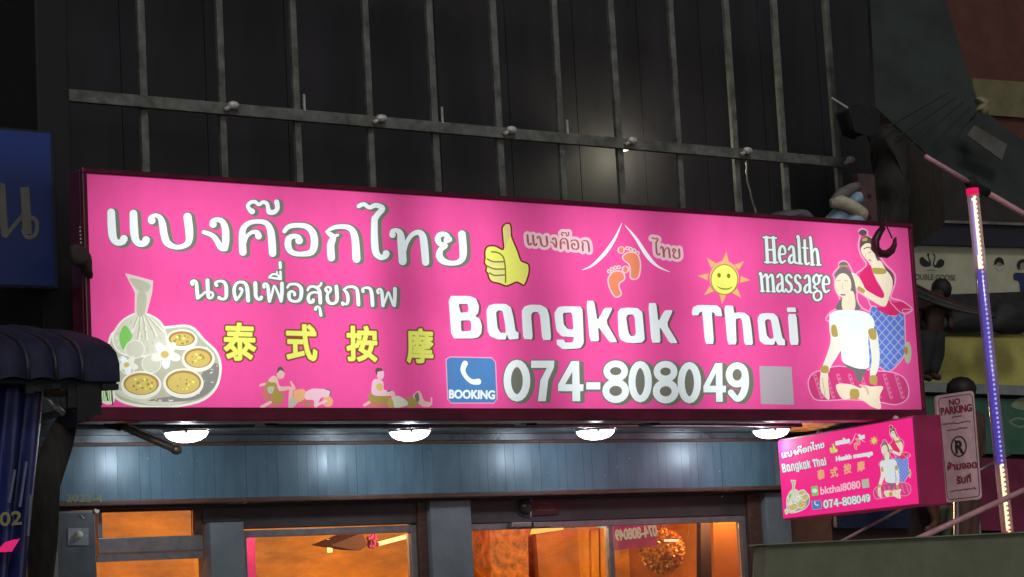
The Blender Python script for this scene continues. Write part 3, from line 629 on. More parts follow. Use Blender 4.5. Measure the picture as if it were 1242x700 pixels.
for px in (640, 790, 325):
    p = at(px, 514, SY + .6); MB().box(p.x - .04, p.x + .04, SY + .56, SY + .68, ZC - .06, ZC + .01, M_black).build('conduit_clip', cp)
# cladding: narrow upright boards
zt0 = at(500, 538, WY).z; n = 78; dw = (XR - XL) / n
for i in range(n):
    o_ = random.uniform(0, .0035)
    MB().box(XL + i * dw + .0005, XL + (i + 1) * dw - .0005, WY - o_, WY + .03, zf, zt0 + .01, M_fascia if random.random() < .7 else M_fascia2).build('cladding_board', shop)
MB().box(XL - .05, XR + .02, WY + .031, WY + .10, zf - .02, ZC + .02, M_header).build('cladding_backing', shop)
MB().box(XL - .1, XR + .05, WY - .03, WY + .02, zt0 - .004, zt0 + .016, M_trim).build('top_trim', shop, bevel=.004)
MB().box(XL - .1, XR + .05, WY - .004, WY + .02, zt0 + .018, ZC - .002, M_ceil).build('ceiling_edge', shop)
MB().box(XL - .1, XR + .05, WY - .06, WY + .06, zf - .034, zf - .002, M_trim).build('bottom_trim', shop, bevel=.008)
MB().box(XL - .1, XR + .05, WY - .02, WY + .08, zf - .05, zf - .036, M_black).build('shadow_gap_strip', shop)
A = Art(Plane((0, WY - .004, 0), (0, -1, 0)), lambda m: mat('white_specks', (.45, .5, .52), .6))
for k in range(46): A.blob(random.uniform(70, 930), random.uniform(548, 603), random.uniform(.25, .75), 'x', 0)
A.done('paint_specks', shop)
# 2023-4 painted in fading letters on the ledge
A = Art(Plane((0, WY - .062, 0), (0, -1, 0)), lambda m: mat('faded_paint', (.24, .26, .15), .7))
A.type('2023-4', (80, 600), (124, 600), (80, 609), 'x', 0, .7); A.done('painted_numbers', shop)

# ------------------------------------------------------------------ shop front below the cladding
FY = WY + .10                                          # front face of the header and frames
ZB0 = .12
def xw(px, py=640, Y=FY): return at(px, py, Y).x
def zw(px, py, Y=FY): return at(px, py, Y).z
ztop = zf - .04
def wbox(name, xa, xb, z0, z1, m, y0=FY, y1=FY + .12, bevel=.004, parent=None, **kw): return MB().box(xa, xb, y0, y1, z0, z1, m).build(name, parent or shop, bevel=bevel, **kw)
wbox('header_board', xw(292), xw(506), zw(400, 638), ztop, M_header)
wbox('header_board', xw(566), xw(906), zw(735, 630), ztop, M_header)
wbox('wall_pier', xw(506), xw(516), ZB0, ztop, M_trim, FY - .02)
wbox('grey_pillar', xw(517), xw(566), ZB0, zw(540, 603), M_pillar, FY - .06)
wbox('pillar_cap', xw(517), xw(566), zw(540, 603) + .002, ztop, M_header, FY - .04)
wbox('grey_pillar', xw(250), xw(291), ZB0, zw(270, 634), M_pillar, FY - .05)
wbox('pillar_cap', xw(246), xw(291.5), zw(270, 634) + .003, ztop, M_header, FY - .01)
wbox('wall_pier', xw(906), xw(921), ZB0, ztop, M_trim, FY - .03)
wbox('end_pier', xw(922), xw(951), ZB0, ZC - .02, M_pillar, FY - .08)
wbox('brown_panel', xw(953), xw(978), ZB0, zw(960, 628), mat('brown_door', (.16, .07, .045), .5), FY)
wbox('brown_panel', xw(979), xw(1010), ZB0, zw(990, 620), mat('brown_door', (.16, .07, .045), .5), FY + .01)
M_glass = glass('window_glass', (.93, .9, .86))
def window(pxa, pxb, pyt, nm, sub=()):
    xa, xb = xw(pxa), xw(pxb); zt = zw((pxa + pxb) / 2, pyt); zb = .5; t = .045
    f = MB().box(xa, xb, FY + .01, FY + .07, zt - t, zt, M_alu).box(xa, xa + t, FY + .012, FY + .068, zb, zt - t, M_alu).box(xb - t, xb, FY + .012, FY + .068, zb, zt - t, M_alu).box(xa + t, xb - t, FY + .012, FY + .068, zb, zb + t, M_alu)
    fo = f.build(nm, shop, bevel=.003)
    MB().box(xa + t + .002, xb - t - .002, FY + .035, FY + .041, zb + t + .002, zt - t - .002, M_glass).build('pane', fo)
    for s in sub: MB().box(xw(s) - .02, xw(s) + .02, FY + .014, FY + .066, zb + t, zt - t - .001, M_alu).build('mullion', fo)
    return fo
window(292, 506, 640, 'window')
window(566, 906, 630, 'window', (742,))
# transom beside the switch box
xa, xb = xw(119), xw(246)
tf = MB(); zt, zb = zw(180, 617), zw(180, 651)
tf.box(xa, xb, FY + .0, FY + .06, zt - .015, ztop, M_header).box(xa, xb, FY, FY + .06, zb - .09, zb, M_alu).box(xa, xa + .03, FY + .003, FY + .057, zb, zt - .015, M_alu).box(xb - .05, xb, FY + .003, FY + .057, zb, zt - .015, M_trim)
tfo = tf.build('transom_window', shop, bevel=.003)
MB().box(xa + .032, xb - .052, FY + .03, FY + .036, zb + .002, zt - .017, M_glass).build('pane', tfo)
MB().box(xa + .02, xb - .05, FY + .03, FY + .036, .5, zb - .11, M_glass).build('pane', tfo)
MB().box(xa + .0, xb - .0, FY + .01, FY + .05, zb - .14, zb - .092, M_alu).build('rail', tfo)
# rooms behind the glass
M_orange = mat('orange_room_wall', (.72, .27, .028), .5, 0, .55, 1.9, 0, (1, 1, 3))
M_room2 = mat('brown_room_panel', (.50, .17, .03), .5, 0, .4, 3)
RY = 15.4
rm = MB(); rx0, rx1 = xw(100), xw(915)
rm.box(rx0, rx1 + 1, RY, RY + .1, 0, 2.45, M_orange).box(rx0 - .1, rx1 + 1, WY + .25, RY, 2.45, 2.55, M_room2).box(rx0 - .1, rx0, WY + .25, RY, 0, 2.45, M_orange).box(rx1 + 1.0, rx1 + 1.1, WY + .25, RY, 0, 2.45, M_room2)
rm.build('room_interior', shop)
def inner(name, quad, Y, d, m, **kw): return MB().pbox(quad, Y, d, m).build(name, **kw)
hx = at(960, 700, RY).x
M_curt = mat('dark_brown_curtain', (.05, .015, .01), .7, 0, .4, 6, .3, (6, 1, 1))
tag(inner('curtain', [(850, 720), (850, 628), (866, 628), (866, 720)], 13.7, .05, M_curt), 'dark brown curtain hanging behind the glass left of the plain orange panel', 'curtain')
tag(inner('orange_screen', [(867, 720), (865, 634), (900, 633), (902, 720)], 13.55, .03, mat('plain_orange_board', (.55, .19, .03), .5, 0, .12, 2)), 'plain orange screen board behind the right end of the shop window', 'screen')
tag(inner('wardrobe', [(596, 720), (594, 640), (640, 638), (642, 720)], 15.0, .3, mat('carved_orange_wood', (.55, .19, .03), .55, 0, .8, 14, .5)), 'carved orange wood cabinet inside the window right of the grey pillar', 'cabinet')
tag(inner('wall_board', [(655, 720), (650, 645), (700, 640), (705, 720)], 15.1, .05, M_room2), 'brown wall board in the room left of the bright orange wall', 'board')
# magenta sheet, dark parasol, flowers and lit shelf in the left window
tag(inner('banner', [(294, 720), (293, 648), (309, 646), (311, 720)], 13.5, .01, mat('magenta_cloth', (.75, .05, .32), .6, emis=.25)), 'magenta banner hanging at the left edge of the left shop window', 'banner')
b = MB(); q = [at(400, 662, 14.2), at(440, 646, 14.2), at(446, 662, 14.2), at(436, 668, 14.2)]
b.add(q + [p + Vector((.05, .35, .02)) for p in q], [(0, 1, 2, 3), (4, 5, 6, 7), (0, 1, 5, 4), (1, 2, 6, 5), (2, 3, 7, 6), (3, 0, 4, 7)], mat('dark_brown_cloth', (.09, .025, .012), .7))
b.build('sun_hat', label='dark brown pointed hat hanging inside the left shop window', cat='hat')
fl = thing('flower_bunch', 'small magenta flower bunch beside the shelf lamp in the left shop window', 'flowers', at(452, 658, 14.3))
for k in range(14):
    p = at(452 + random.uniform(-6, 6), 656 + random.uniform(-6, 7), 14.3 + random.uniform(-.05, .05)); MB().ball(p, .018, mat('magenta_petal', (.5, .04, .25), .6), 6).build('blossom', fl)
sh_ = thing('shelf_lamp', 'bright slanting tube lamp on the right inside the left shop window', 'lamp', at(478, 652, 14.6))
MB().tube([at(458, 660, 14.6), at(496, 650, 14.6)], .016, glow('warm_tube', (1, .55, .2), 3)).build('tube', sh_)
sh2 = thing('candle_lamp', 'small upright glowing lamp in the middle of the left shop window', 'lamp', at(400, 662, 14.5))
MB().tube([at(400, 670, 14.5), at(400, 654, 14.5)], .02, glow('warm_tube', (1, .55, .2), 3)).build('tube', sh2)
sl = thing('wood_screen', 'honey coloured wooden board screen in the window left of the mullion', 'screen', at(712, 660, 15.1))
for (xa_, xb_, yt_) in ((684, 697, 650), (699, 716, 637), (718, 727, 644), (729, 741, 640)): MB().pbox([(xa_, 720), (xa_ - 1, yt_), (xb_ - 1, yt_ - 1), (xb_, 720)], 15.2 - (xa_ % 3) * .03, .04, mat('honey_wood', (.80, .33, .05), .35, 0, .45, 5, 0, (1, 1, .5))).build('board', sl)
# mirrored banner with the phone number, seen from behind through the glass
bn = thing('number_banner', 'pink banner with a white phone number seen reversed in the right shop window', 'banner', at(775, 650, 13.5))
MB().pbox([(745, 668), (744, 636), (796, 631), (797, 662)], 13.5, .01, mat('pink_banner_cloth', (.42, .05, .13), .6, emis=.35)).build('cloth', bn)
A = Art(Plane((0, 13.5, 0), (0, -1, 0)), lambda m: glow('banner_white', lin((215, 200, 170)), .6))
A.type('074-808049', (746, 643), (796, 637), (747, 656), 'x', 1, 1.2, flip=True); A.done('lettering', bn)
sc_ = thing('wall_sconce', 'bright warm wall light at the top of the window left of the wooden boards', 'lamp', at(668, 640, 15.0))
MB().pbox([(650, 646), (653, 637), (684, 634), (682, 641)], 15.0, .06, glow('sconce_glow', (1, .48, .10), 1.6)).build('shade', sc_, bevel=.01)
# golden tassel ball
M_gold = mat('golden_tinsel', (.75, .35, .07), .4, .2, .4, 40)
gb = thing('hanging_ball', 'round golden tinsel ball hanging behind the right shop window', 'decoration', at(803, 666, 13.75)); c0 = at(803, 668, 13.75); R0 = .165
tb = MB(); tb.ball(c0, R0 * .86, M_gold, 14)
for k in range(1300):
    t = random.random() * 6.283; u = random.uniform(-1, 1); s = math.sqrt(1 - u * u); d = Vector((s * math.cos(t), s * math.sin(t), u)); a = d.orthogonal().normalized(); a.rotate(Matrix.Rotation(random.random() * 6.28, 3, d)); bb = d.cross(a)
    p = c0 + d * R0 * random.uniform(.85, 1.0); l = .016
    tb.add([p - a * l, p + a * l, p + d * l * 1.2 + bb * l], [(0, 1, 2)], M_gold)
tb.build('tinsel', gb); MB().tube([c0 + Vector((0, 0, R0)), (c0.x, c0.y, 2.45)], .004, M_black, 5).build('cord', gb)
MB().pbox([(806, 657), (807, 654), (824, 654), (823, 657)], 13.5, .01, glow('price_tag', (1, .9, .6), 1.2)).build('tag_strip', gb)
# coloured stickers on the glass
for k, (px, c) in enumerate([(725, (140, 215, 130)), (729, (235, 240, 235)), (734, (235, 225, 235)), (738, (225, 40, 110))]):
    MB().pbox([(px, 639), (px, 633), (px + 3.6, 633), (px + 3.6, 639)], FY + .028, .002, glow('sticker_%d' % k, lin(c), .6)).build('sticker', tag=None) if False else None
stk = thing('sticker_row', 'row of small coloured stickers at the top right of the window left of the mullion', 'stickers', at(731, 636, FY + .02))
for k, (px, c) in enumerate([(725, (140, 215, 130)), (729, (235, 240, 235)), (734, (235, 225, 235)), (738, (225, 40, 110))]):
    MB().pbox([(px, 640), (px, 633.5), (px + 3.7, 633.3), (px + 3.7, 640)], FY + .028, .003, mat('sticker_tone_%s' % 'abcd'[k], lin(c), .5, emis=.4)).build('sticker', stk)
# two closer boxes over the door
for (a_, b_) in ((620, 644), (647, 668)):
    p0, p1 = at(a_, 640, FY - .03), at(b_, 633, FY - .03)
    tag(MB().box(p0.x, p1.x, FY - .04, FY + .009, p0.z, p1.z, M_alu).build('door_closer', bevel=.006), 'small grey box at the window head, %s' % ('the left of the two under the dome camera' if a_ == 620 else 'the right of the two under the red plate'), 'door closer', 'grey boxes at the window head')
# dome camera and red plate
dc = thing('dome_camera', 'dark round dome camera on the header left of the red plate', 'camera', at(636, 615, FY - .01)); c1 = at(636, 614, FY)
MB().lathe([(0, -.045), (.03, -.042), (.052, -.022), (.058, 0)], (c1.x, FY, c1.z), mat('smoked_dome', (.05, .04, .045), .12, 0, .2), ax='y').build('dome', dc, smooth=True)
MB().lathe([(.058, -.002), (.07, -.012), (.072, .0)], (c1.x, FY, c1.z), M_header, ax='y').build('rim', dc, smooth=True)
rp = thing('door_plate', 'small dark red plate with faint gilt lettering on the header board', 'plate', at(663, 615, FY - .02))
MB().pbox([(646, 625), (645, 604), (677, 602), (678, 623)], FY - .015, .013, mat('dark_red_plate', (.07, .012, .014), .4)).build('board', rp, bevel=.002)
MB().pbox([(643, 627), (642.5, 602), (644.6, 602), (645, 627)], FY - .022, .02, M_alu).build('side_strip', rp)
A = Art(Plane((0, FY - .016, 0), (0, -1, 0)), lambda m: mat('gilt_marks', (.22, .09, .05), .5))
for (yy, x0_, x1_) in ((611, 655, 668), (615, 653, 671), (618.5, 652, 672)):
    x_ = x0_
    while x_ < x1_: A.line([(x_, yy + random.uniform(-.8, .8)), (x_ + 1.6, yy + random.uniform(-.8, .8))], 1.1, 'x', 1); x_ += 2.3
A.done('gilt_marks', rp)
# grey switch box on the left pier
M_gbox = mat('grey_box_steel', (.125, .14, .16), .45, .3, .25, 9, .1)
sb = thing('meter_box', 'grey steel meter box with a white round knob beside the orange transom', 'box', at(92, 660, WY - .1))
p0, p1 = at(66, 720, WY - .12), at(116, 619, WY - .12)
MB().box(p0.x, p1.x, WY - .12, WY + .1, .9, p1.z, M_gbox).build('case', sb, bevel=.012)
MB().pbox([(71, 720), (70, 630), (64, 630), (64, 720)], WY - .14, .018, M_alu).build('side_rail', sb)
MB().pbox([(83, 661), (83, 641), (107, 641), (107, 661)], WY - .127, .007, mat('pale_plate', (.30, .31, .36), .5)).build('plate', sb, bevel=.002)
ck = at(95, 649, WY - .13)
MB().lathe([(0, -.03), (.014, -.03), (.02, -.024), (.024, 0)], (ck.x, WY - .127, ck.z), mat('white_knob', (.6, .62, .5), .4), ax='y').build('knob', sb, smooth=True)
MB().pbox([(99, 625), (97, 624), (101, 629), (103, 629)], WY - .124, .004, M_zinc).build('sticker', sb)
MB().pbox([(115, 617), (121, 619), (119, 623), (115, 621)], WY - .13, .02, mat('white_tape', (.75, .75, .7), .6)).build('tape', sb)

# lights of the rooms
def lamp(name, kind, loc, e, c, size, parent=None):
    l = bpy.data.lights.new(name, kind); l.energy = e; l.color = c
    if kind == 'AREA': l.size = size
    else: l.shadow_soft_size = size
    o = bpy.data.objects.new(name, l); col.objects.link(o); o.location = loc
    if parent is not None: o.parent = parent; o.location = Vector(loc) - parent.location
    return o
for x_ in (7.4, 9.2, 11.6):
    rl = thing('room_lamp', 'warm ceiling lamp inside the shop, %s' % {7.4: 'behind the transom', 9.2: 'behind the left window', 11.6: 'behind the right window'}[x_], 'lamp', (x_, 13.5, 2.36))
    MB().lathe([(0, -.05), (.1, -.04), (.13, 0), (.13, .02)], (x_, 13.5, 2.42), glow('room_lamp_glow', (1, .6, .25), 3)).build('shade', rl, smooth=True)
    lamp('room_light', 'POINT', (x_, 13.5, 2.22), 66, (1, .73, .36), .12, rl)

# ------------------------------------------------------------------ ceiling lamps under the canopy
M_lampglow = glow('lamp_glow', (.88, .95, 1), 7); M_lamprim = mat('lamp_rim', (.6, .62, .62), .2, .7, .1)
lampdef = [(226, 521, 'leftmost of the four round white ceiling lamps under the sign'), (497, 521, 'round white ceiling lamp second from the left under the sign'), (722, 520, 'round white ceiling lamp third from the left under the sign'), (935, 518, 'rightmost round white ceiling lamp, just left of the small hanging sign')]
L0 = None
for i, (px, py, lab) in enumerate(lampdef):
    P_ = at(px, py, 12.05); P_.z = ZC - .012
    if L0 is None:
        L0 = thing('ceiling_lamp', lab, 'ceiling lamp', (0, 0, 0), 'round lamps under the canopy')
        MB().lathe([(.138, .012), (.143, -.010), (.138, -.018), (.124, -.015)], (0, 0, 0), M_lamprim, 32).build('rim', L0, smooth=True)
        MB().lathe([(.127, -.010), (.124, -.026), (.110, -.046), (.080, -.063), (.042, -.072), (.001, -.075)], (0, 0, 0), M_lampglow, 32).build('diffuser', L0, smooth=True)
        for q_ in (0, 2.1, 4.2): MB().box(.13 * math.cos(q_) - .008, .13 * math.cos(q_) + .008, .13 * math.sin(q_) - .008, .13 * math.sin(q_) + .008, -.03, -.01, M_lamprim).build('clip', L0)
        lamp('lamp_light', 'POINT', (0, 0, -.125), 5.6, (.85, .93, 1), .035, L0)
        L0.location = P_; o = L0
    else:
        o = copy_tree(L0); o.location = P_; o['label'] = lab

# ------------------------------------------------------------------ the big pink sign
sign = thing('light_box_sign', 'large pink massage light box sign with Thai, Chinese and English lettering over the shop front', 'sign', ((SX0 + SX1) / 2, SY + .12, SZ0 - .05))
e = .028
MB().box(SX0 - e, SX1 + e, SY + .02, SY + .15, SZ0 - .07, SZ1 + e, M_case).build('case', sign, bevel=.01)
fr = MB()
fr.box(SX0 - e, SX1 + e, SY - .02, SY + .019, SZ1, SZ1 + e + .002, M_case).box(SX0 - e, SX1 + e, SY - .02, SY + .019, SZ0 - .072, SZ0, M_case)
fr.box(SX0 - e, SX0, SY - .018, SY + .018, SZ0, SZ1, M_case).box(SX1, SX1 + e, SY - .018, SY + .018, SZ0, SZ1, M_case)
fr.build('frame', sign, bevel=.006)
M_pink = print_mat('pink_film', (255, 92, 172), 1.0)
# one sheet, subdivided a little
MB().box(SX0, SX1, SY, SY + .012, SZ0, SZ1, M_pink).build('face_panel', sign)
SP = Plane((0, SY, 0), (0, -1, 0))
def new(): return Art(SP, big)
A = new()
for o_, g_ in (((1.1, .4), 3.2), ((2.3, .8), 3.2), ((3.4, 1.2), 3.0)): strokes(A, BIG1 + BIG2, 'grey', 1, g_, o_)
strokes(A, BIG1 + BIG2, 'white', 3); A.done('thai_name_lettering', sign, label='white Thai name with grey edge across the top left')
A = new()
for o_, g_ in (((.6, .3), 3.6), ((1.8, .7), 3.4), ((3.0, 1.0), 3.0)): strokes(A, LINE2, 'grey', 1, g_, o_)
strokes(A, LINE2, 'white', 3); A.done('thai_subtitle_lettering', sign, label='smaller white Thai line with grey backing')
A = new()
for o_ in ((.9, .3), (2, .7), (3, 1.1)): bangkok(A, 'shade', 1, o_)
bangkok(A, 'white', 3); A.done('english_name_lettering', sign, label='large white English name in rounded bold letters')
A = new(); digits(A, 'white', 'grey'); A.done('phone_number_lettering', sign, label='large white telephone number with grey backing')
A = new()
strokes(A, HEALTH, 'grey', 1, 3.8); strokes(A, HEALTH, 'white', 3, .3); A.done('health_massage_lettering', sign, label='white serif words with grey edge near the sun')
for k_ in range(4): A = new(); chinese(A, CJK, k_); A.done('chinese_character', sign, label=['first', 'second', 'third', 'fourth'][k_] + ' of four yellow Chinese characters')
A = new(); thumb(A); A.done('thumb_print', sign, label='yellow thumbs up hand')
A = new(); feet(A); A.done('foot_print', sign, label='two orange footprints under two white slopes')
A = new(); little_thai(A, (0,)); A.done('small_thai_lettering', sign, label='small Thai word left of the white slopes')
A = new(); little_thai(A, (1,)); A.done('small_thai_lettering', sign, label='small Thai word right of the white slopes')
A = new(); sunny(A); A.done('sun_print', sign, label='smiling yellow sun with orange rays')
A = new(); herbs(A); A.done('herb_print', sign, label='herbal compress, flowers and spice bowls on a plate')
A = new(); women(A); A.done('masseuse_print', sign, label='two women in Thai dress, one dressing the other\'s hair')
A = new(); masseurs(A, 0); A.done('massage_print', sign, label='small pair giving a kneeling massage')
A = new(); masseurs(A, 1); A.done('massage_print', sign, label='small pair with one person lying down')
A = new(); booking(A); handset_word(A); A.done('booking_badge', sign, label='blue booking badge with white handset')
A = new(); A.poly([(921, 444), (960, 445), (963, 491), (923, 490)], 'silver', 1, smooth=False); A.done('blank_square', sign, label='plain pale square right of the telephone number')

# ------------------------------------------------------------------ small blade sign
cs = [(943, 538), (1105, 504), (1116, 608), (951, 631)]
DV = Vector((.268, .9634, 0)).normalized(); NV = Vector((-DV.y, DV.x, 0))        # along the face (away from the street), out of the face to the left
near = at(1105, 504, SY - .42)
BP = Plane(near, NV)
zt_, zb_ = BP(1105, 504).z, BP(1116, 608).z; zt2 = BP(943, 538).z; zb2 = BP(951, 631).z
ztt = (zt_ + zt2) / 2; zbb = (zb_ + zb2) / 2
farp = BP(947, 585)
length = (Vector((farp.x, farp.y, 0)) - Vector((near.x, near.y, 0))).length
bs = thing('blade_sign', 'small pink two sided light box sign hanging under the right end of the big sign', 'sign', (near.x, near.y, zbb))
def bq(a, b, t0, t1, z0, z1, m, mb=None):            # box in the blade sign's own axes: a,b along; t0,t1 thickness away from the face
    mb = mb or MB(); P = []
    for t in (t0, t1):
        for (s, z) in ((a, z0), (b, z0), (b, z1), (a, z1)):
            p = Vector((near.x, near.y, 0)) + DV * s - NV * t; P.append((p.x, p.y, z))
    return mb.hexa(P, m)
M_case2 = mat('magenta_case', (.20, .008, .05), .4, .1, .25, 6, emis=.35)
bq(-.01, length + .01, .008, .20, zbb - .012, ztt + .012, M_case2).build('case', bs, bevel=.006)
M_pink2 = glow('small_pink_film', lin((250, 42, 140)), .84)
bq(0, length, 0, .0075, zbb, ztt, M_pink2).build('face_panel', bs)
def S(dst, src): return aff(src, dst)
def newb(f, wk): return Art(BP, small, T=f, wk=wk)
def sx_(x0, y0, x1, y1, x2, y2): return [(x0, y0), (x1, y1), (x2, y2)]
f = aff([(130, 250), (568, 290), (130, 310)], sx_(948, 549.5, 999.5, 538, 949, 558))
A = newb(f, .125); strokes(A, BIG1 + BIG2, 'quiet', 1, 8); strokes(A, BIG1 + BIG2, 'white', 3, 3); A.done('thai_name_lettering', bs)
f = aff([(547, 360), (968, 370), (549, 411)], sx_(948, 563, 1001, 554, 949.5, 573.5))
A = newb(f, .13); bangkok(A, 'quiet', 1, (6, 3)); bangkok(A, 'white', 3); A.done('english_name_lettering', bs)
f = aff([(610, 436), (910, 440), (610, 490)], sx_(998, 607, 1055, 599, 999, 617.5))
A = newb(f, .2); digits(A, 'white', 'quiet'); A.done('phone_number_lettering', bs)
for ch, (x0, y0) in zip('泰式按摩', ((991, 570.5), (1007, 568), (1023, 563.5), (1039.5, 560.5))):
    A = newb(None, 1); A.type(ch, (x0, y0), (x0 + 8.5, y0 - 1.5), (x0 + 1, y0 + 11.5), 'peach', 1, .8); A.done('chinese_character', bs)
A = newb(None, 1); A.type('Health massage', (1014, 554), (1058, 546.5), (1014.6, 561), 'white', 1, 1.1); A.done('health_massage_lettering', bs)
A = newb(None, 1); A.type('bkthai8080', (995, 591), (1043, 583), (995.5, 600), 'blush', 1, .6); A.done('chat_name_lettering', bs)
A = newb(None, 1); A.poly([(983.5, 590.5), (991.5, 589), (993, 600.5), (985, 601.8)], 'green', 1, smooth=False); A.poly(ell(988.2, 595.2, 3.1, 2.6), 'white', 2); A.poly([(1045, 582), (1053.5, 580.5), (1054.5, 591), (1046, 592.5)], 'pale2', 1, smooth=False); A.done('chat_badge', bs)
f = aff([(541, 433), (603, 433), (541, 489)], sx_(984, 608, 996, 606.5, 985, 618.5))
A = newb(f, .2); booking(A); A.done('booking_badge', bs)
f = aff([(150, 335), (268, 420), (150, 495)], sx_(958, 583, 982, 598, 958, 624))
A = newb(f, .22); herbs(A); A.done('herb_print', bs)
f = aff([(585, 272), (640, 272), (585, 347)], sx_(1005, 539, 1015, 537, 1006, 551))
A = newb(f, .18); thumb(A); A.done('thumb_print', bs)
f = aff([(705, 270), (812, 270), (705, 360)], sx_(1028, 527, 1049, 523, 1030, 547))
A = newb(f, .2); feet(A); A.done('foot_print', bs)
A = newb(None, 1); A.type('แบงค๊อก', (1013.5, 533.5), (1030, 530.5), (1014, 540), 'white', 1, 1.2); A.done('small_thai_lettering', bs)
A = newb(None, 1); A.type('ไทย', (1041.5, 527.5), (1048, 526), (1042, 533), 'white', 1, 1.2); A.done('small_thai_lettering', bs)
f = aff([(847, 302), (910, 302), (847, 368)], sx_(1054, 529, 1065, 527, 1055, 541))
A = newb(f, .17); sunny(A); A.done('sun_print', bs)
f = aff([(983, 280), (1110, 280), (983, 500)], sx_(1057, 521, 1104, 512.5, 1061, 612))
A = newb(f, .38); women(A); A.done('masseuse_print', bs)
for s in (.18, .74):
    p = Vector((near.x, near.y, 0)) + DV * (length * s) - NV * .08
    MB().tube([(p.x, p.y, ztt + .005), (p.x, p.y, max(ztt + .03, SZ0 - .06))], .012, M_zinc).ball((p.x, p.y, ztt + .02), .022, M_zinc, 8).build('hanger_bolt', bs)

# ------------------------------------------------------------------ steel lattice on the upper floor
LY = 12.5
lat = thing('steel_lattice', 'weathered steel lattice of upright bars and one long rail above the pink sign', 'lattice', (9, LY, ZC + .2))
zr = 1.5 + .2487 * LY
vx = [(p - 621) for p in ()]
uprights = [75, 178, 272, 364, 452, 532, 610, 684, 757, 827, 897, 955, 1022]
railpx = [119, 125, 127, 133, 143, 155, 160, 168, 175, 180, 186, 191, 197]
xs = [at(a, b, LY).x for a, b in zip(uprights, railpx)]
for i, x_ in enumerate(xs):
    wd = .022 + .006 * random.random(); tl = random.uniform(-.02, .02)
    y_ = LY + .03
    P = []
    for yy in (y_, y_ + .035):
        for (xx, zz) in ((x_ - wd, ZC + .17), (x_ + wd, ZC + .17), (x_ + wd + tl, 6.5), (x_ - wd + tl, 6.5)): P.append((xx, yy, zz))
    MB().hexa(P, M_steel).build('upright', lat, bevel=.004)
MB().box(xs[0] - 1.5, xs[-1] + .06, LY - .012, LY + .028, zr - .045, zr + .03, M_steel).build('rail', lat, bevel=.004)
MB().box(xs[0] - 1.5, xs[-1] + .06, LY - .012, LY + .028, zr + 1.65, zr + 1.72, M_steel).build('rail', lat, bevel=.004)
M_knob = mat('white_clip', (.68, .68, .66), .4, .2, .3, 30)
for i in (2, 4, 6, 8, 10, 12):
    c_ = Vector((xs[i] + .04, LY - .045, zr + .01)); MB().ball(c_, .036, M_knob, 9, (1.2, .8, .75)).tube([c_, c_ + Vector((-.05, .02, -.03))], .016, M_knob, 6).build('clip', lat, smooth=True)
for i in (3, 5, 7):
    MB().box(xs[i] + .015, xs[i] + .03, LY - .02, LY - .013, zr + .02, zr + random.uniform(.12, .2), M_zinc).build('wire_tie', lat)
MB().box(SX0 - 1, SX1 + 1, LY + .0, LY + .06, ZC + .165, ZC + .25, M_steel).build('sill_bar', lat)
# added glowing ball and point light imitating a streetlight reflected behind the crossing
wl = thing('streetlight_glint', 'added warm glow imitating a streetlight reflection behind the lattice crossing above the sign', 'lamp', (xs[8], LY + .2, zr))
glint_pos = at(757, 176, UW + .05)
MB().ball(glint_pos, .05, glow('glint_glow', (1, .95, .72), 3.0), 10).build('glint_ball', wl)
MB().tube([glint_pos, (glint_pos.x + .01, UW + .12, glint_pos.z)], .012, M_black, 6).build('arm', wl)  # stub added to hold the glowing ball
lamp('halo_fill', 'POINT', tuple(at(757, 188, UW + .3) + Vector((0, -.3, 0))), 11.0, (1, .95, .68), .04, wl)  # added fill that makes the halo on the wall
for (a_, b_, c_, lb) in (((905, 195), (908, 225), (918, 262), 'short looped grey wire hanging beside the lattice above the small sun'),):
    cc_ = thing('loose_cable', lb, 'cable', at(*b_, LY + .15)); pts_ = cr([a_, b_, c_], False, 6)
    MB().tube([at(p[0] + random.uniform(-1, 1), p[1], LY + .15) for p in pts_], .009, M_lead if 'grey' in lb else M_black, 6).build('strand', cc_, smooth=True)
# things lying on top of the sign
def puff(name, outline, Y, d, m, **kw):               # a soft body: outline at mid depth, bulging to front and back
    q = cr(outline, True, 3); n = len(q); cxx = sum(p[0] for p in q) / n; cyy = sum(p[1] for p in q) / n
    rings = []
    for sc_, dd in ((.0, -1), (.55, -.84), (.85, -.5), (1, 0), (.85, .5), (.55, .84), (.0, 1)):
        rings.append([at(cxx + (p[0] - cxx) * sc_, cyy + (p[1] - cyy) * sc_, Y) + Vector((0, dd * d, 0)) for p in q])
    vs = [v for r in rings for v in r]; fs = []
    for i in range(len(rings) - 1):
        for k in range(n): fs.append((i * n + k, i * n + (k + 1) % n, (i + 1) * n + (k + 1) % n, (i + 1) * n + k))
    return MB().add(vs, fs, m).build(name, smooth=True, **kw)
M_bag = mat('clear_grey_plastic', (.14, .14, .15), .2, 0, .4, 12, .3)
puff('plastic_bag', [(930, 272), (936, 259), (955, 255), (975, 256), (983, 272)], SY + .12, .12, M_bag, label='grey plastic bag lying on top of the pink sign', cat='bag')
M_cloth = mat('pale_blue_cloth', (.32, .48, .62), .8, 0, .35, 14, .5)
M_cream = mat('cream_cloth', (.52, .48, .36), .8, 0, .3, 14, .4)
cb = thing('cloth_bundle', 'bundle of pale blue and cream cloth on top of the sign beside the red post', 'cloth', at(1025, 275, SY + .1))
for nm, ol, m_, yy in (('blue_cloth', [(996, 276), (1008, 258), (1018, 250), (1030, 254), (1024, 276)], M_cloth, .12), ('blue_cloth', [(1024, 278), (1028, 258), (1042, 256), (1047, 278)], M_cloth, .08), ('blue_cloth', [(1030, 247), (1033, 236), (1040, 233), (1042, 248)], M_cloth, .1)):
    o = puff(nm, ol, SY + yy, .07, m_); o.parent = cb
    o.matrix_parent_inverse = Matrix.Translation(-cb.location)
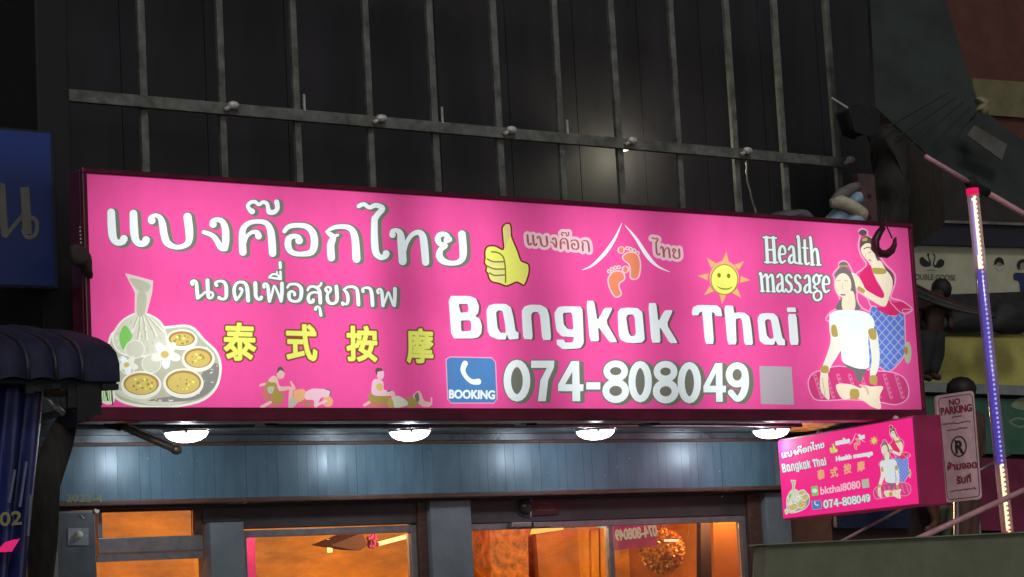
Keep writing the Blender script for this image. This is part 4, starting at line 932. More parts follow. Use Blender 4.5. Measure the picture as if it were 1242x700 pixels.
for nm, pts, r in (('cream_roll', [at(1008, 247, SY + .06), at(1020, 245, SY + .03), at(1034, 251, SY + .03), at(1045, 260, SY + .05), at(1047, 268, SY + .06)], [.03, .045, .045, .05, .03]), ('grey_roll', [at(1010, 246, SY + .1), at(1020, 236, SY + .1), at(1032, 229, SY + .1), at(1040, 226, SY + .12)], [.03, .04, .035, .03])):
    MB().tube(pts, r, M_cream if 'cream' in nm else mat('grey_cloth', (.16, .15, .15), .8, 0, .3, 14, .4), 10).build(nm, cb, smooth=True)
M_redpost = mat('rusty_red_board', (.085, .045, .05), .7, 0, .5, 12, .3)
po = thing('red_post', 'rusty dark red post with two dark holes above the right end of the sign', 'post', at(1055, 277, SY + .2))
pf = at(1046, 276, SY + .18); pg = at(1066, 212, SY + .18)
MB().box(pf.x, at(1066, 276, SY + .18).x, SY + .18, SY + .24, SZ1 - .3, pg.z, M_redpost).build('board', po, bevel=.008)
for yy in (238, 264):
    c_ = at(1055, yy, SY + .175); MB().lathe([(.0, 0), (.014, 0), (.02, .006)], (c_.x, SY + .176, c_.z), M_black, 12, 'y').build('hole', po)
# dark clutter behind the post
M_clut = mat('dark_greenish_scrap', (.024, .022, .02), .8, 0, .6, 9, .5)
puff('canvas_roll', [(1066, 290), (1071, 250), (1064, 222), (1070, 190), (1062, 160), (1080, 150), (1094, 178), (1088, 214), (1098, 240), (1090, 262), (1094, 292)], SY + .55, .14, M_clut, label='dark canvas roll standing behind the rusty post', cat='canvas roll')
tag(MB().pbox([(1082, 300), (1078, 120), (1142, 90), (1146, 272), (1110, 300)], SY + 1.9, .1, mat('dark_brown_boards', (.035, .028, .022), .8, 0, .4, 5, .3, (8, 1, 1))).build('board_wall'), 'dark brown board wall between the sign and the light tube', 'wall')
# floodlight
fd = thing('floodlight', 'black floodlight head on a thin bright wire right of the lattice', 'floodlight', at(1040, 145, SY + .6))
MB().pbox([(1031, 134), (1040, 128), (1060, 152), (1053, 163), (1038, 158)], SY + .55, .14, M_black).build('head', fd, bevel=.012)
for k in range(4): MB().pbox([(1043 + k * 4, 130 + k * 5), (1045 + k * 4, 128 + k * 5), (1046.4 + k * 4, 129.5 + k * 5), (1044.4 + k * 4, 131.5 + k * 5)], SY + .56, .11, M_black).build('cooling_fin', fd)
MB().tube([at(1009, 119, SY + .6), at(1028, 131, SY + .6)], .008, mat('bright_wire', (.6, .6, .55), .3), 6).build('wire', fd)
MB().tube([at(1050, 158, SY + .6), at(1066, 195, SY + .7)], .012, M_black, 6).build('bracket', fd)
# hook
M_hook = mat('dark_red_horn', (.07, .018, .025), .4, 0, .4, 10)
hk = thing('hanging_hook', 'dark curved hook hanging from a cord before the standing woman on the sign', 'hook', at(1072, 310, SY - .1))
MB().tube([at(1071, 276, SY - .1), at(1066, 283, SY - .1), at(1061.5, 292, SY - .1), at(1061.5, 301, SY - .1), at(1067, 307.5, SY - .1), at(1075, 308.5, SY - .1), at(1081.5, 304, SY - .1), at(1085, 297, SY - .1), at(1085.5, 290, SY - .1), at(1087, 288, SY - .1)], [.02, .024, .028, .03, .028, .027, .024, .017, .011, .004], M_hook, 10).build('curve', hk, smooth=True)
MB().tube([at(1082, 289, SY - .1), at(1076, 276, SY - .1), at(1073, 262, SY - .1)], .006, M_hook, 6).build('cord', hk)
MB().tube([at(1068, 278, SY - .1), at(1069, 262, SY - .1), at(1070, 245, SY - .1)], .009, M_black, 6).build('strap', hk)

# ------------------------------------------------------------------ left side: neighbour sign, awning, tarpaulin
NY = SY + .3
ns = thing('neighbour_sign', 'blue shop sign, glowing towards its top, with one pale Thai letter at the left edge', 'sign', at(30, 350, NY))
q = [at(-120, 352, NY), at(70, 352, NY), at(68.5, 158, NY), at(-120, 153, NY)]
MB().box(q[0].x, at(69.5, 250, NY).x, NY, NY + .18, at(30, 350, NY).z, at(30, 156, NY).z, mat('dark_sign_case', (.01, .012, .03), .5)).build('case', ns, bevel=.01)
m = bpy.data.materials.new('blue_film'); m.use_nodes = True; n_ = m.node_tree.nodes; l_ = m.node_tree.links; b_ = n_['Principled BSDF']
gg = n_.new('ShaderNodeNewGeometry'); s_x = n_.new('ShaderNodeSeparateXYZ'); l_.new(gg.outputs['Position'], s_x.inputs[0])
r1 = n_.new('ShaderNodeMapRange'); zz0, zz1 = at(30, 240, NY).z, at(30, 165, NY).z; r1.inputs['From Min'].default_value = zz0; r1.inputs['From Max'].default_value = zz1; r1.inputs['To Min'].default_value = .10; r1.inputs['To Max'].default_value = 1.0; r1.interpolation_type = 'SMOOTHSTEP'  # light on the upper face put into the emission, fading downwards
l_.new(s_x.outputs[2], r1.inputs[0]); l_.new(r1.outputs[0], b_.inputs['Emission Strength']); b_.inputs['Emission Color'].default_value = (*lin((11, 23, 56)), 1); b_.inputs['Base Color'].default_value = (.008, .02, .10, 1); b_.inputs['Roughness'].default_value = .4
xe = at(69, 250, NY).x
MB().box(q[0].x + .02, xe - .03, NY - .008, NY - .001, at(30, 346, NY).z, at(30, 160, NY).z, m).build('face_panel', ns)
A = Art(Plane((0, NY - .009, 0), (0, -1, 0)), lambda m_: mat('grey_letter_paint', (.11, .108, .095), .6))
A.line([(2, 226), (4, 262), (6, 284)], 9, 'x', 1); A.line([(7, 286), (20, 270), (32, 256)], 5, 'x', 1); A.line([(30, 227), (32, 262), (33, 284)], 11, 'x', 1, cap=False); A.line([(33, 262), (44, 268), (43, 284), (33, 288), (28, 280)], 5, 'x', 1)
A.line([(-14, 238), (-8, 228), (2, 230)], 6, 'x', 1); A.done('thai_letter', ns)
# dark pier between the two signs
tag(MB().box(at(50, 300, SY + .7).x, at(90, 300, SY + .7).x, SY + .7, WY, ZC + .2, 7, M_black).build('party_wall', bevel=.01), 'black party wall between the blue sign and the pink sign', 'wall')
# ragged brown lump with tiny lights at the sign's left edge
puff('wasp_nest', [(84, 302), (90, 296), (102, 300), (110, 312), (111, 330), (112, 338), (106, 336), (100, 324), (88, 320)], SY - .05, .05, mat('brown_paper', (.045, .033, .028), .9, 0, .6, 25, .6), label='ragged dark brown lump stuck on the left edge of the sign', cat='debris')
bl = thing('bead_string', 'string of tiny pale beads hanging left of the pink sign', 'string', at(97, 275, SY - .06))
for k in range(5): MB().ball(at(97 + k * .3, 276 + k * 4.6, SY - .05), .006, mat('pale_bead', (.6, .58, .5), .3), 6).build('bead', bl)
MB().tube([at(97, 274, SY - .05), at(98, 298, SY - .05)], .002, M_black, 5).build('thread', bl)
# barrel awning
awn = thing('navy_awning', 'dark navy ribbed awning overlapping the lower left corner of the pink sign', 'awning', at(60, 462, 9.9))
prof = [(10.55, 399), (10.42, 400.5), (10.28, 404), (10.12, 409), (10.0, 416), (9.93, 426), (9.9, 440), (9.9, 462)]
pz = [(Y, at(60, py, Y).z) for Y, py in prof]
xE = at(145, 442, 9.9).x
xq = [xE - .0]; gaps = [at(98, 430, 9.9).x, at(66, 430, 9.9).x, at(32, 430, 9.9).x, at(-5, 430, 9.9).x, at(-45, 430, 9.9).x, at(-90, 430, 9.9).x]
for i, g_ in enumerate(gaps):
    xa_, xb_ = g_, xq[-1]; xq.append(g_); seg = 6; vs = []; fs = []
    for s in range(seg + 1):
        t = s / seg; bul = .035 * math.sin(math.pi * t) if i else 0
        for (Y, z) in pz: vs.append((xa_ + (xb_ - xa_) * t, Y - bul, z + bul * .4))
    n_p = len(pz)
    for s in range(seg):
        for k in range(n_p - 1): fs.append((s * n_p + k, (s + 1) * n_p + k, (s + 1) * n_p + k + 1, s * n_p + k + 1))
    MB().add(vs, fs, M_navy).build('canvas_panel', awn, smooth=True)
    if i: MB().tube([(xb_, Y - .012, z + .004) for (Y, z) in pz], .011, mat('awning_rib', (.03, .033, .05), .5, .2), 6).build('rib', awn, smooth=True)
MB().add([(xE, Y, z) for Y, z in pz] + [(xE, 10.55, pz[-1][1])], [tuple(range(len(pz) + 1))], M_navy).build('end_panel', awn)
MB().box(gaps[-1], xE - .004, 9.93, 10.54, pz[-1][1] - .01, pz[-1][1] + .015, M_black).build('underside', awn)
fg = MB(); x_ = gaps[2]
while x_ < xE - .03:
    l_ = random.uniform(.10, .19) if gaps[1] + .04 < x_ < gaps[0] + .08 else random.uniform(.015, .05); fg.box(x_, x_ + .043, 9.905 + random.random() * .03, 9.945, pz[-1][1] - .01 - l_, pz[-1][1] - .0101, M_black); x_ += .042
fg.build('ragged_fringe', awn)
th = MB()
for px, y1 in ((124, 492), (130, 486), (137, 491)): th.tube([at(px - 1, 458, 9.93), at(px - 1.5, 475, 9.93), at(px + random.uniform(-1, 1), y1, 9.93)], .003, M_black, 4)
th.build('loose_threads', awn)
# tarpaulin
tp = thing('blue_tarpaulin', 'dark blue tarpaulin with yellow numerals hanging at the lower left edge', 'tarpaulin', at(15, 650, 10.1))
vs = []; fs = []; nx_, nz_ = 40, 14
for i in range(nx_ + 1):
    for j in range(nz_ + 1):
        u, v = i / nx_, j / nz_; xr = 53 - 20 * v; xl = -70
        p = at(xl + (xr - xl) * u, 455 + 275 * v, 10.1); p.y += .035 * math.sin(u * 31 + v * 3) * (.4 + v); vs.append(p)
for i in range(nx_):
    for j in range(nz_): a0 = i * (nz_ + 1) + j; fs.append((a0, a0 + nz_ + 1, a0 + nz_ + 2, a0 + 1))
o = MB().add(vs, fs, M_tarp).build('sheet', tp, smooth=True)
sm = o.modifiers.new('t', 'SOLIDIFY'); sm.thickness = .004
A = Art(Plane((0, 10.04, 0), (0, -1, 0)), lambda m_: mat('yellow_numerals', (.30, .29, .12), .6))
A.type('02', (0, 622), (26, 620), (0, 638), 'x', 0, 1.2); A.done('numerals', tp)
for a_, b_ in (((18, 570), (11, 610)), ((32, 560), (24, 615)), ((37, 600), (34, 650))): MB().tube([at(*a_, 10.04), at(*b_, 10.04)], .008, mat('fold_edge', (.12, .14, .22), .4), 5).build('pale_streak', tp)  # paler streaks laid along the folds
# dark bundled curtain and struts
M_dk = mat('dark_olive_cloth', (.035, .033, .028), .85, 0, .5, 8, .4, (6, 1, 1))
puff('bundled_curtain', [(36, 720), (38, 600), (50, 545), (68, 508), (94, 496), (80, 540), (66, 580), (61, 625), (59, 720)], 11.4, .12, M_dk, label='dark olive curtain bundled between the tarpaulin and the cladding', cat='curtain')
tag(MB().pbox([(42, 522), (42, 462), (78, 462), (100, 492), (74, 522)], 12.2, .06, mat('dim_beige_wall', (.11, .105, .085), .8)).build('beige_board'), 'dim beige board under the navy awning', 'board')
st = thing('awning_strut', 'short bright steel strut under the navy awning', 'strut', at(70, 500, 10.2))
MB().tube([at(50, 477, 10.2), at(83, 507, 10.2)], .014, M_zinc).build('rod', st, smooth=True); MB().ball(at(85, 508, 10.2), .045, M_navy, 8).build('knuckle', st)
ar = thing('folding_strut', 'grey folding awning arm with a round end below the left part of the sign', 'strut', at(175, 530, SY + .25))
a0, a1, a2 = at(128, 511, SY + .35), at(148, 517, SY + .3), at(214, 546, SY + .1)
MB().tube([a0, a1], .03, M_black, 8).build('bracket', ar, smooth=True); MB().tube([a1, a2], .02, M_lead, 10).build('rod', ar, smooth=True); MB().ball(a2, .027, M_lead, 10, (1.3, 1, .9)).build('end_cap', ar, smooth=True); MB().tube([a1 + Vector((0, 0, .02)), a2 + Vector((0, 0, .03))], .007, M_zinc, 6).build('spring', ar)
tag(MB().pbox([(2, 668), (12, 658), (22, 655), (14, 668)], 10.0, .05, glow('pink_lit_plastic', lin((225, 40, 110)), .8)).build('pink_light', bevel=.004), 'small bright pink light at the lower left corner', 'light')

# ------------------------------------------------------------------ right side
BY = 15.6
bw = thing('market_shop', 'dim neighbouring shop with banners right of the pink sign', 'building', at(1180, 600, BY))
MB().box(at(1010, 300, BY).x, at(1500, 300, BY).x, BY + .12, BY + .4, 0, at(1242, 168, BY).z, mat('dark_shop_wall', (.03, .025, .024), .8, 0, .5, 3, .2)).build('wall', bw)
def bslab(nm, quad, Y, d, m_, par=bw): return MB().pbox(quad, Y, d, m_).build(nm, par, bevel=.003)
bslab('navy_awning_board', [(1084, 295), (1084, 268), (1300, 275), (1300, 301)], BY - .1, .2, mat('navy_board', (.02, .02, .032), .6))
bslab('edge_strip', [(1084, 268), (1084, 265.5), (1300, 272.5), (1300, 275)], BY - .14, .22, M_steel)
bslab('lower_edge_strip', [(1140, 403), (1138, 399.5), (1300, 402), (1300, 406)], BY - .1, .2, M_steel)
bslab('yellow_board', [(1080, 470), (1080, 400), (1300, 405), (1300, 476)], BY - .06, .1, mat('yellow_banner', (.50, .46, .13), .6, 0, .2, 5))
bslab('pipe_ledge', [(1100, 474), (1100, 463), (1300, 470), (1300, 481)], BY - .12, .1, mat('pale_pipe', (.22, .24, .25), .5))
bslab('green_board', [(1110, 548), (1110, 480), (1300, 487), (1300, 552)], BY - .05, .1, mat('green_banner', (.045, .13, .085), .6, 0, .25, 5))
bslab('dark_band', [(1080, 402), (1080, 360), (1300, 352), (1300, 404)], BY - .055, .05, mat('dark_shelf', (.02, .02, .022), .7, 0, .6, 12))
# cream banner with the two geese
cbn = thing('cream_banner', 'cream banner with two black geese and portraits behind the light tube', 'banner', at(1180, 360, BY - .12))
MB().pbox([(1084, 366), (1084, 295), (1300, 301), (1300, 360)], BY - .02, .02, mat('cream_banner_cloth', (.45, .45, .33), .7, 0, .15, 4)).build('cloth', cbn)
A = Art(Plane((0, BY - .021, 0), (0, -1, 0)), lambda m_: {'k': mat('black_print', (.02, .018, .018), .6), 'g': mat('grey_print', (.13, .135, .10), .6), 's': mat('portrait_skin', (.30, .24, .19), .6), 'n': mat('navy_print', (.02, .03, .10), .6), 'w': mat('pale_print', (.34, .36, .38), .6)}[m_])
A.zoom(1080, 290, 7.667)
A.poly([(270, 190), (300, 165), (330, 195), (360, 215), (378, 245), (330, 258), (285, 240)], 'k', 1); A.line([(360, 240), (372, 215), (358, 180), (352, 150)], [22, 14, 10, 12], 'k', 2); A.blob(352, 146, 12, 'k', 2)
A.poly([(420, 255), (440, 205), (470, 185), (500, 205), (495, 245), (460, 268)], 'k', 1); A.line([(418, 258), (400, 230), (410, 190), (412, 155), (396, 140)], [18, 12, 10, 10, 10], 'k', 2)
A.type('DOUBLE GOOSE', (190, 325), (605, 335), (190, 375), 'g', 1, .5)
A.line([(345, 290), (430, 290)], 6, 'g', 1)
A.done('geese_print', cbn); A = Art(A.pl, A.mats); A.zoom(1080, 290, 7.667)
A.poly([(965, 245), (975, 190), (1010, 168), (1048, 190), (1055, 245), (1010, 215)], 'k', 2); A.poly(ell(1012, 225, 30, 32), 's', 1); A.line([(970, 262), (1012, 300), (1055, 270)], 8, 'w', 1)
A.poly(ell(1215, 240, 36, 48), 's', 1); A.poly([(1175, 250), (1190, 205), (1240, 185), (1270, 220), (1215, 225), (1200, 290)], 'k', 2); A.poly([(1150, 320), (1230, 315), (1300, 340), (1300, 540), (1220, 540), (1195, 400), (1150, 380)], 'n', 2)
A.line([(1195, 400), (1215, 560)], 16, 'w', 1)
A.done('portrait_print', cbn)
gp = Art(Plane((0, BY - .051, 0), (0, -1, 0)), lambda m_: mat('pale_green_print', (.22, .25, .16), .6))
gp.poly([(1226, 492), (1236, 483), (1250, 484), (1250, 496), (1238, 497)], 'x', 0); gp.outline([(1225, 512), (1236, 507), (1246, 512), (1238, 518)], 2.4, 'x', 0); gp.done('green_board_print', bw)
# folded parasols and wires before the banner
M_par = mat('black_parasol', (.022, .022, .026), .7, 0, .5, 8)
for (ol, lb) in (([(1136, 402), (1140, 385), (1160, 372), (1178, 368), (1196, 384), (1200, 402)], 'black folded parasol cover below the two geese'), ([(1200, 402), (1206, 372), (1214, 366), (1222, 374), (1236, 366), (1250, 372), (1250, 402)], 'black folded parasol cover below the portraits')):
    puff('parasol_cover', ol, BY - .5, .12, M_par, label=lb, cat='parasol')
wr = thing('cable_bundle', 'bundle of sagging cables crossing the banner right of the sign', 'cables', at(1140, 365, 13.5))
for k in range(5):
    pts = [at(1095 + t * 14, 338 + k * 3.5 + t * (5.4 - k * .35) + 5 * math.sin(t / 8 * 3.14), 13.6) for t in range(9)]
    MB().tube(pts, .011 if k % 2 else .015, mat('cable_%s' % ('red' if k == 0 else 'grey'), (.10, .03, .03) if k == 0 else (.07, .07, .07), .6), 6).build('cable', wr, smooth=True)
# the two dark figures
M_fig = mat('dark_reddish_figure', (.045, .022, .018), .7, 0, .4, 10); M_trou = mat('black_trousers', (.018, .018, .022), .8, 0, .4, 8); M_hairk = mat('black_hair', (.012, .009, .009), .6)
def figure(name, label, cat, Y, chains, head, hr, mats_):
    t = thing(name, label, cat, at(*chains[-1][-1][:2], Y))
    V = []; E_ = []; Rr = []; idx = {}
    def vid(p):
        if p[:2] not in idx: idx[p[:2]] = len(V); V.append(at(p[0], p[1], Y) + Vector((0, p[3] if len(p) > 3 else 0, 0))); Rr.append(p[2])
        return idx[p[:2]]
    for ch in chains:
        for a, b in zip(ch[:-1], ch[1:]): E_.append((vid(a), vid(b)))
    me = bpy.data.meshes.new('body'); me.from_pydata([v - t.location for v in V], E_, []); me.materials.append(mats_[0]); me.materials.append(mats_[1]); me.materials.append(mats_[2])
    o = bpy.data.objects.new('body', me); col.objects.link(o); o.parent = t
    sk = o.modifiers.new('skin', 'SKIN'); sk.use_smooth_shade = True
    for i, r in enumerate(Rr): me.skin_vertices[0].data[i].radius = (r, r * .8); me.skin_vertices[0].data[i].use_root = i == 0
    sb_ = o.modifiers.new('sub', 'SUBSURF'); sb_.levels = 1; sb_.render_levels = 2
    return t
m_px = 13.8
t = figure('person', 'dark figure in reddish brown top and black trousers behind the right edge of the sign', 'person', m_px,
  [[(1126, 396, .14), (1124, 380, .15), (1127, 366, .14), (1136, 358, .07), (1140, 354, .055), (1144, 351, .08)], [(1127, 366, .14), (1120, 372, .05, .02), (1116, 388, .04, .03), (1122, 402, .035, -.05), (1128, 408, .03, -.08)], [(1127, 366, .14), (1139, 374, .05, -.08), (1142, 388, .04, -.1), (1138, 402, .035, -.14)],
   [(1126, 396, .14), (1131, 412, .085), (1134, 428, .065), (1131, 446, .045), (1129, 455, .035), (1136, 460, .03, -.06)], [(1126, 396, .14), (1122, 414, .085), (1121, 432, .06), (1119, 448, .045), (1119, 457, .035), (1125, 461, .03, -.06)]], None, 0, (M_fig, M_trou, M_hairk))
c_ = at(1143, 352, m_px)
MB().ball(c_ + Vector((0, .01, .01)), .092, M_hairk, 12, (1, 1, 1.05)).build('hair', t, smooth=True)
MB().tube([at(1122, 398, m_px), at(1128, 399, m_px), at(1134, 400, m_px)], .01, M_trou).build('belt', t)
lb = MB()
for ch in ([(1131, 404, .11), (1133, 416, .098), (1135, 430, .078), (1132, 446, .06), (1130, 453, .052)], [(1122, 404, .11), (1122, 418, .095), (1121, 434, .072), (1119, 448, .058), (1119, 454, .05)]):
    lb.tube([at(p[0], p[1], m_px) for p in ch], [p[2] for p in ch], M_trou, 10)
lb.build('trousers', t, smooth=True)
# second head above the no parking sign
t2 = figure('person', 'person with short dark hair mostly hidden behind the no parking sign', 'person', 12.2,
  [[(1172, 560, .15), (1171, 530, .15), (1169, 503, .15), (1167, 492, .06), (1167, 484, .06), (1167, 478, .085)], [(1169, 503, .15), (1154, 506, .06), (1150, 530, .045), (1152, 555, .04)], [(1169, 503, .15), (1186, 506, .06), (1190, 530, .045), (1190, 555, .04)], [(1172, 560, .15), (1168, 600, .09), (1168, 640, .07), (1168, 690, .06)], [(1172, 560, .15), (1178, 600, .09), (1178, 640, .07), (1179, 690, .06)]], None, 0, (mat('dark_skin_and_shirt', (.09, .045, .035), .7), M_trou, M_hairk))
MB().ball(at(1166, 472.5, 12.2), .105, M_hairk, 12, (1.15, 1.1, .95)).build('hair', t2, smooth=True)
for ex in (1172, 1178): MB().ball(at(ex, 481, 12.2) + Vector((0, -.088, 0)), .008, M_black, 6).build('eye', t2)

# clutter low right
M_mag = mat('dim_magenta_board', (.17, .015, .055), .7, 0, .3, 5)
bslab('magenta_board', [(1100, 640), (1100, 552), (1300, 560), (1300, 646)], BY - .04, .06, M_mag)
tag(MB().pbox([(1016, 640), (1014, 608), (1102, 600), (1104, 640)], 12.68, .05, mat('dim_blue_screen', (.012, .02, .055), .25)).build('dark_screen', bevel=.005), 'dark blue glass panel under the small hanging sign', 'panel')
tag(MB().pbox([(1008, 720), (1008, 585), (1128, 575), (1128, 720)], 12.74, .1, mat('dark_maroon_wall', (.035, .014, .016), .7)).build('back_wall'), 'dark maroon wall under the small hanging sign', 'wall')
M_pg = mat('pale_green_plastic', (.24, .27, .19), .5, 0, .25, 8)
def arch(name, pxs, py0, py1, hw, lab):
    t = thing(name, lab, 'stool', at(pxs, py1, 12.6))
    MB().tube([at(pxs - hw, py1, 12.6), at(pxs - hw * .75, (py0 + py1) / 2, 12.6), at(pxs - hw * .3, py0, 12.6), at(pxs + hw * .3, py0, 12.6), at(pxs + hw * .75, (py0 + py1) / 2, 12.6), at(pxs + hw, py1, 12.6)], .032, M_pg, 8).build('leg_frame', t, smooth=True)
    MB().pbox([(pxs - hw * .6, py0 + 16), (pxs - hw * .35, py0), (pxs + hw * .35, py0), (pxs + hw * .6, py0 + 16)], 12.61, .3, M_pg).build('seat', t, bevel=.01)
arch('plastic_stool', 1157, 618, 690, 13, 'pale green plastic stool left of the grey one below the no parking sign'); arch('plastic_stool', 1179, 612, 690, 9, 'narrower plastic stool standing nearer the light tube')
hnd = thing('person', 'bare brown forearm and hand reaching down below the small hanging sign', 'person', at(1128, 640, 12.6))
M_sk = mat('brown_skin', (.17, .075, .045), .6)
V = [(1124, 596, .05), (1129, 612, .045), (1136, 628, .036), (1134, 636, .03), (1130, 640, .026)]
MB().tube([at(a, b, 12.6) for a, b, r in V], [r for a, b, r in V], M_sk, 10).build('forearm', hnd, smooth=True)
for k, (dx, dy) in enumerate(((-9, 1), (-10, 5), (-8, 8), (-5, 10), (3, 9))):
    MB().tube([at(1131, 639, 12.6), at(1131 + dx * .6, 639 + dy * .5, 12.58), at(1131 + dx, 639 + dy, 12.6)], [.014, .011, .008], M_sk, 7).build('finger', hnd, smooth=True)
MB().tube([at(1126, 598, 12.6), at(1122, 570, 12.6), at(1124, 530, 12.6)], [.052, .075, .09], mat('dark_sleeve', (.05, .02, .025), .8), 10).build('sleeve', hnd, smooth=True)
# no parking sign
nq = [(1135, 480), (1181, 473.5), (1191.5, 605), (1147, 610)]
npk = thing('parking_sign', 'pinkish white no parking notice board with a crossed R, tilted slightly', 'sign', at(1169, 610, 11.2))
def rq(q, r=.12):
    o = []
    for i in range(4):
        a, b, c = q[i - 1], q[i], q[(i + 1) % 4]
        L1 = math.hypot(a[0] - b[0], a[1] - b[1]); L2 = math.hypot(c[0] - b[0], c[1] - b[1]); R_ = 5
        p1 = (b[0] + (a[0] - b[0]) * R_ / L1, b[1] + (a[1] - b[1]) * R_ / L1); p2 = (b[0] + (c[0] - b[0]) * R_ / L2, b[1] + (c[1] - b[1]) * R_ / L2)
        for t_ in (0, .33, .66, 1): u = 1 - t_; o.append((u * u * p1[0] + 2 * u * t_ * b[0] + t_ * t_ * p2[0], u * u * p1[1] + 2 * u * t_ * b[1] + t_ * t_ * p2[1]))
    return o
MB().pbox(rq(nq), 11.2, .02, mat('pinkish_white_board', (.78, .50, .54), .5, 0, .2, 9, .1)).build('board', npk)
A = Art(Plane((0, 11.2, 0), (0, -1, 0)), lambda m_: {'r': mat('dull_red_print', (.30, .04, .06), .6), 'k': mat('dark_print', (.045, .03, .035), .6), 'e': mat('edge_print', (.20, .07, .08), .6)}[m_])
A.outline(rq([(1138, 483.5), (1179, 477.5), (1188.5, 602), (1149.5, 606.5)]), 1.0, 'e', 0, smooth=False)
A.type('NO', (1151, 485), (1164, 483), (1151.6, 492), 'r', 1, .7); A.type('PARKING', (1141, 495), (1178, 490), (1141.8, 503.5), 'r', 1, 1.0)
A.type('DAY', (1155, 505), (1166, 503.6), (1155.5, 509), 'e', 1, .3) if False else None
for (x0_, x1_, yy) in ((1155, 1167, 506), (1143, 1178, 515), (1149, 1172, 521.5), (1152, 1184, 596)):
    x_ = x0_
    while x_ < x1_: A.line([(x_, yy - (x_ - x0_) * .13 + random.uniform(-.8, .8)), (x_ + 1.4, yy - (x_ - x0_) * .13 + random.uniform(-.9, .9))], 1.2, 'e', 1); x_ += 2.5
e1 = ell(1163, 541.5, 9, 12, 24); A.line(e1 + [e1[0]], 1.6, 'k', 1, smooth=False); A.type('R', (1159, 535), (1168, 534.4), (1159.5, 550), 'k', 1, 1.4); A.line([(1157, 533), (1169, 551)], 1.3, 'k', 1)
A.type('ห้ามจอด', (1149, 561), (1184, 557), (1149.6, 571), 'r', 1, .9); A.type('รับที่', (1160, 577), (1177, 574.5), (1160.8, 587), 'r', 1, .9)
A.done('sign_print', npk)
for (a_, b_) in ((1139, 486), (1177, 482)): pass
MB().tube([at(1160, 560, 11.24), at(1160, 720, 11.24)], .02, M_lead).build('post', npk)
# LED meteor tube
TY = 10.6
lt = thing('light_tube', 'hanging clear light tube glowing white, blue and white from top to bottom', 'light tube', at(1222, 650, TY))
T0_, T1_ = at(1180, 236, TY), at(1222.5, 650, TY)
def tp_(f): return T0_ + (T1_ - T0_) * f
m = bpy.data.materials.new('clear_tube'); m.use_nodes = True; n_ = m.node_tree.nodes; l_ = m.node_tree.links
n_.remove(n_['Principled BSDF']); tr_ = n_.new('ShaderNodeBsdfTransparent'); tr_.inputs[0].default_value = (.88, .8, .84, 1); df = n_.new('ShaderNodeBsdfDiffuse'); df.inputs[0].default_value = (.95, .68, .75, 1); gl_ = n_.new('ShaderNodeBsdfGlossy'); gl_.inputs['Roughness'].default_value = .15
m1_ = n_.new('ShaderNodeMixShader'); m1_.inputs[0].default_value = .34; l_.new(tr_.outputs[0], m1_.inputs[1]); l_.new(df.outputs[0], m1_.inputs[2]); m3 = n_.new('ShaderNodeMixShader'); m3.inputs[0].default_value = .12; l_.new(m1_.outputs[0], m3.inputs[1]); l_.new(gl_.outputs[0], m3.inputs[2]); l_.new(m3.outputs[0], n_['Material Output'].inputs[0])
MB().tube([tp_(.0), tp_(.5), tp_(1)], .04, m, 16).build('clear_tube', lt, smooth=True)
G_w, G_b, G_b2, G_y = glow('led_white', (1, .93, .85), 2.2), glow('led_blue_strip', (.025, .02, .75), .8), glow('led_blue_dot', (.5, .55, 1), 1.5), glow('led_warm', (1, .85, .5), 2.6)
G_lil, G_pk = glow('led_lilac', (.45, .4, 1), .8), glow('led_red', (.9, .01, .12), .8)
off_ = Vector((0, -.005, 0))
MB().tube([tp_(.01), tp_(.22)], .013, G_w, 8).build('white_strip', lt)
MB().tube([tp_(.02) + Vector((-.02, 0, 0)), tp_(.18) + Vector((-.02, 0, 0))], .009, G_lil, 8).build('lilac_strip', lt)
MB().tube([tp_(.225), tp_(.79)], .023, G_b, 8).build('blue_strip', lt)
MB().tube([tp_(.795), tp_(.985)], .007, G_y, 8).build('warm_strip', lt)
d0 = None
for k in range(72):
    f_ = .01 + .98 * k / 71; p = tp_(f_) + Vector((-.012, -.026, 0)); g_ = G_b2 if .225 < f_ < .79 else G_y
    MB().ball(p, .0085 if g_ is G_b2 else .012, g_, 6).build('led', lt)
MB().tube([tp_(0) , tp_(-.018)], .042, G_pk, 12).build('red_cap', lt, smooth=True); MB().tube([tp_(.985), tp_(1.01)], .03, G_pk, 12).build('red_end', lt, smooth=True)
MB().tube([tp_(-.018), tp_(-.05)], .035, M_black, 10).build('connector', lt, smooth=True)
M_pinkrod = mat('pink_lit_rod', (.62, .33, .38), .35, 0, .2, 9); 
ur = thing('upper_rail', 'thin pale pink rail sloping down to the right above the light tube', 'rail', at(1180, 225, TY))
MB().tube([at(1122, 189.5, TY), at(1177, 222, TY)], .017, M_pinkrod, 8).build('rail', ur, smooth=True); MB().tube([at(1195, 232, TY), at(1300, 294, TY)], .02, M_pinkrod, 8).build('rail', ur, smooth=True); MB().tube([at(1174, 221, TY), at(1184, 226, TY), at(1198, 234, TY)], .032, M_black, 8).build('clamp', ur, smooth=True)
pr = thing('pink_pole', 'pink pole rising to the right across the foot of the light tube', 'pole', at(1115, 655, TY - .3)); MB().tube([at(1108, 656, TY - .2), at(1300, 568, TY - .2)], .019, M_pinkrod, 10).build('shaft', pr, smooth=True)
pr2 = thing('thin_rod', 'thin brownish rod slanting below the small hanging sign', 'rod', at(1020, 657, 11.2)); MB().tube([at(1012, 661, 11.0), at(1102, 613, 11.0)], .010, mat('dull_rod', (.28, .2, .19), .5), 8).build('shaft', pr2, smooth=True)
pr3 = thing('thin_rod', 'thin grey rod slanting up from the no parking sign to the light tube', 'rod', at(1180, 575, 12)); MB().tube([at(1176, 577, 12), at(1226, 550, 12)], .012, M_lead, 8).build('shaft', pr3, smooth=True)
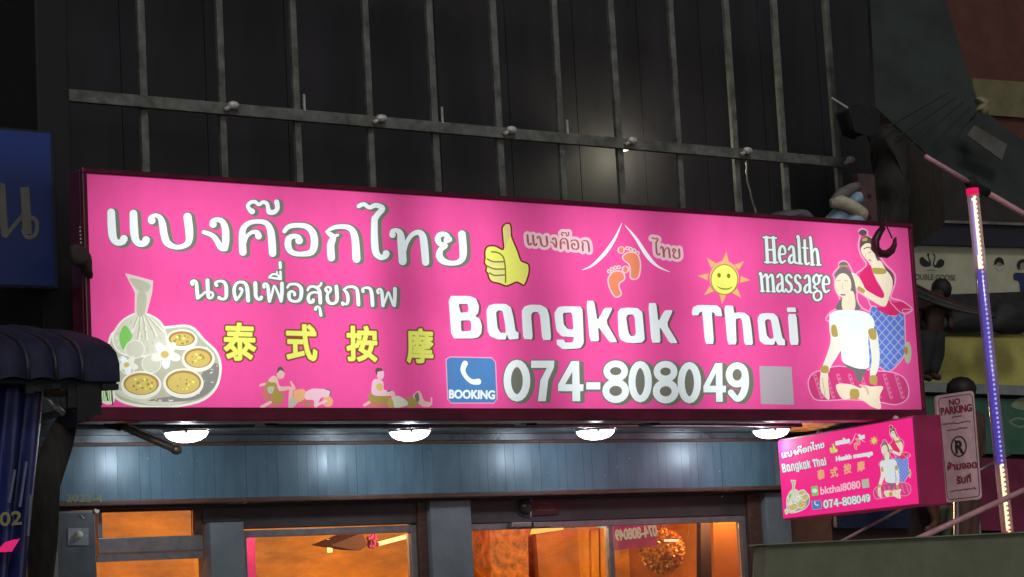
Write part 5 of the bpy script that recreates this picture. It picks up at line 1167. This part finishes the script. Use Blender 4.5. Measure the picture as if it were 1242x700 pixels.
# green beam across the bottom right
gbm = thing('green_beam', 'dull green painted metal beam across the lower right corner', 'beam', at(1090, 690, 10.2))
MB().pbox([(925, 730), (930, 661.5), (1040, 657), (1300, 644), (1300, 730)], 10.2, .1, mat('dull_green_paint', (.17, .185, .12), .6, 0, .2, 4, .1)).build('board', gbm, bevel=.006)
MB().pbox([(930, 661), (930, 659.2), (1040, 654.8), (1300, 641.8), (1300, 643.6)], 10.17, .16, mat('dull_green_edge', (.25, .26, .18), .5)).build('lip', gbm)
# dark green canvas roof, upper right
M_can = mat('dark_green_canvas', (.026, .036, .032), .75, 0, .4, 3, .3)
dcn = thing('green_canvas_roof', 'large dark green canvas roof sloping down across the upper right corner', 'canvas roof', at(1150, 160, 11.6))
fp = [(1052, -60), (1130, -60), (1165, 60), (1188, 128), (1225, 160), (1340, 232), (1340, 325), (1242, 262), (1196, 234), (1130, 192), (1104, 168), (1062, 130)]
fr_ = [at(px, py, 11.6 - (py - 60) * .002) for px, py in fp]
n = len(fp); MB().add(fr_ + [p + Vector((.02, .05, .02)) for p in fr_], [tuple(range(n)), tuple(range(2 * n - 1, n - 1, -1))] + [(i, (i + 1) % n, n + (i + 1) % n, n + i) for i in range(n)], M_can).build('canvas', dcn)
for k in range(5):
    MB().tube([at(1075 + k * 14, 155 + k * 11, 11.1), at(1150 + k * 9, 112 + k * 6, 11.2)], .007, mat('seam_tape', (.022, .03, .028), .8), 5).build('seam', dcn)
MB().pbox([(1173, 164), (1182, 152), (1222, 175), (1215, 194)], 11.12, .01, mat('pale_patch', (.12, .115, .105), .8, 0, .3, 10)).build('patch', dcn)
rd = thing('far_facade', 'dim brick red facade with a yellowish band behind the canvas roof', 'building', at(1220, 160, 17))
MB().pbox([(1050, 280), (1050, -400), (1700, -400), (1700, 330)], 17, .3, mat('brick_red_wall', (.10, .034, .026), .8, 0, .3, 4)).build('wall', rd)
MB().pbox([(1180, 138), (1180, 95), (1500, 118), (1500, 163)], 16.95, .04, mat('yellowish_band', (.17, .15, .075), .7, 0, .25, 4)).build('band', rd)
puff('plaster_ornament', [(1184, 134), (1188, 126), (1183, 119), (1191, 117), (1199, 122), (1194, 127), (1200, 134), (1193, 141), (1189, 135)], 11.05, .04, mat('yellow_plaster', (.25, .24, .14), .7, 0, .3, 20), label='small yellowish clamp on the top edge of the canvas roof', cat='clamp')
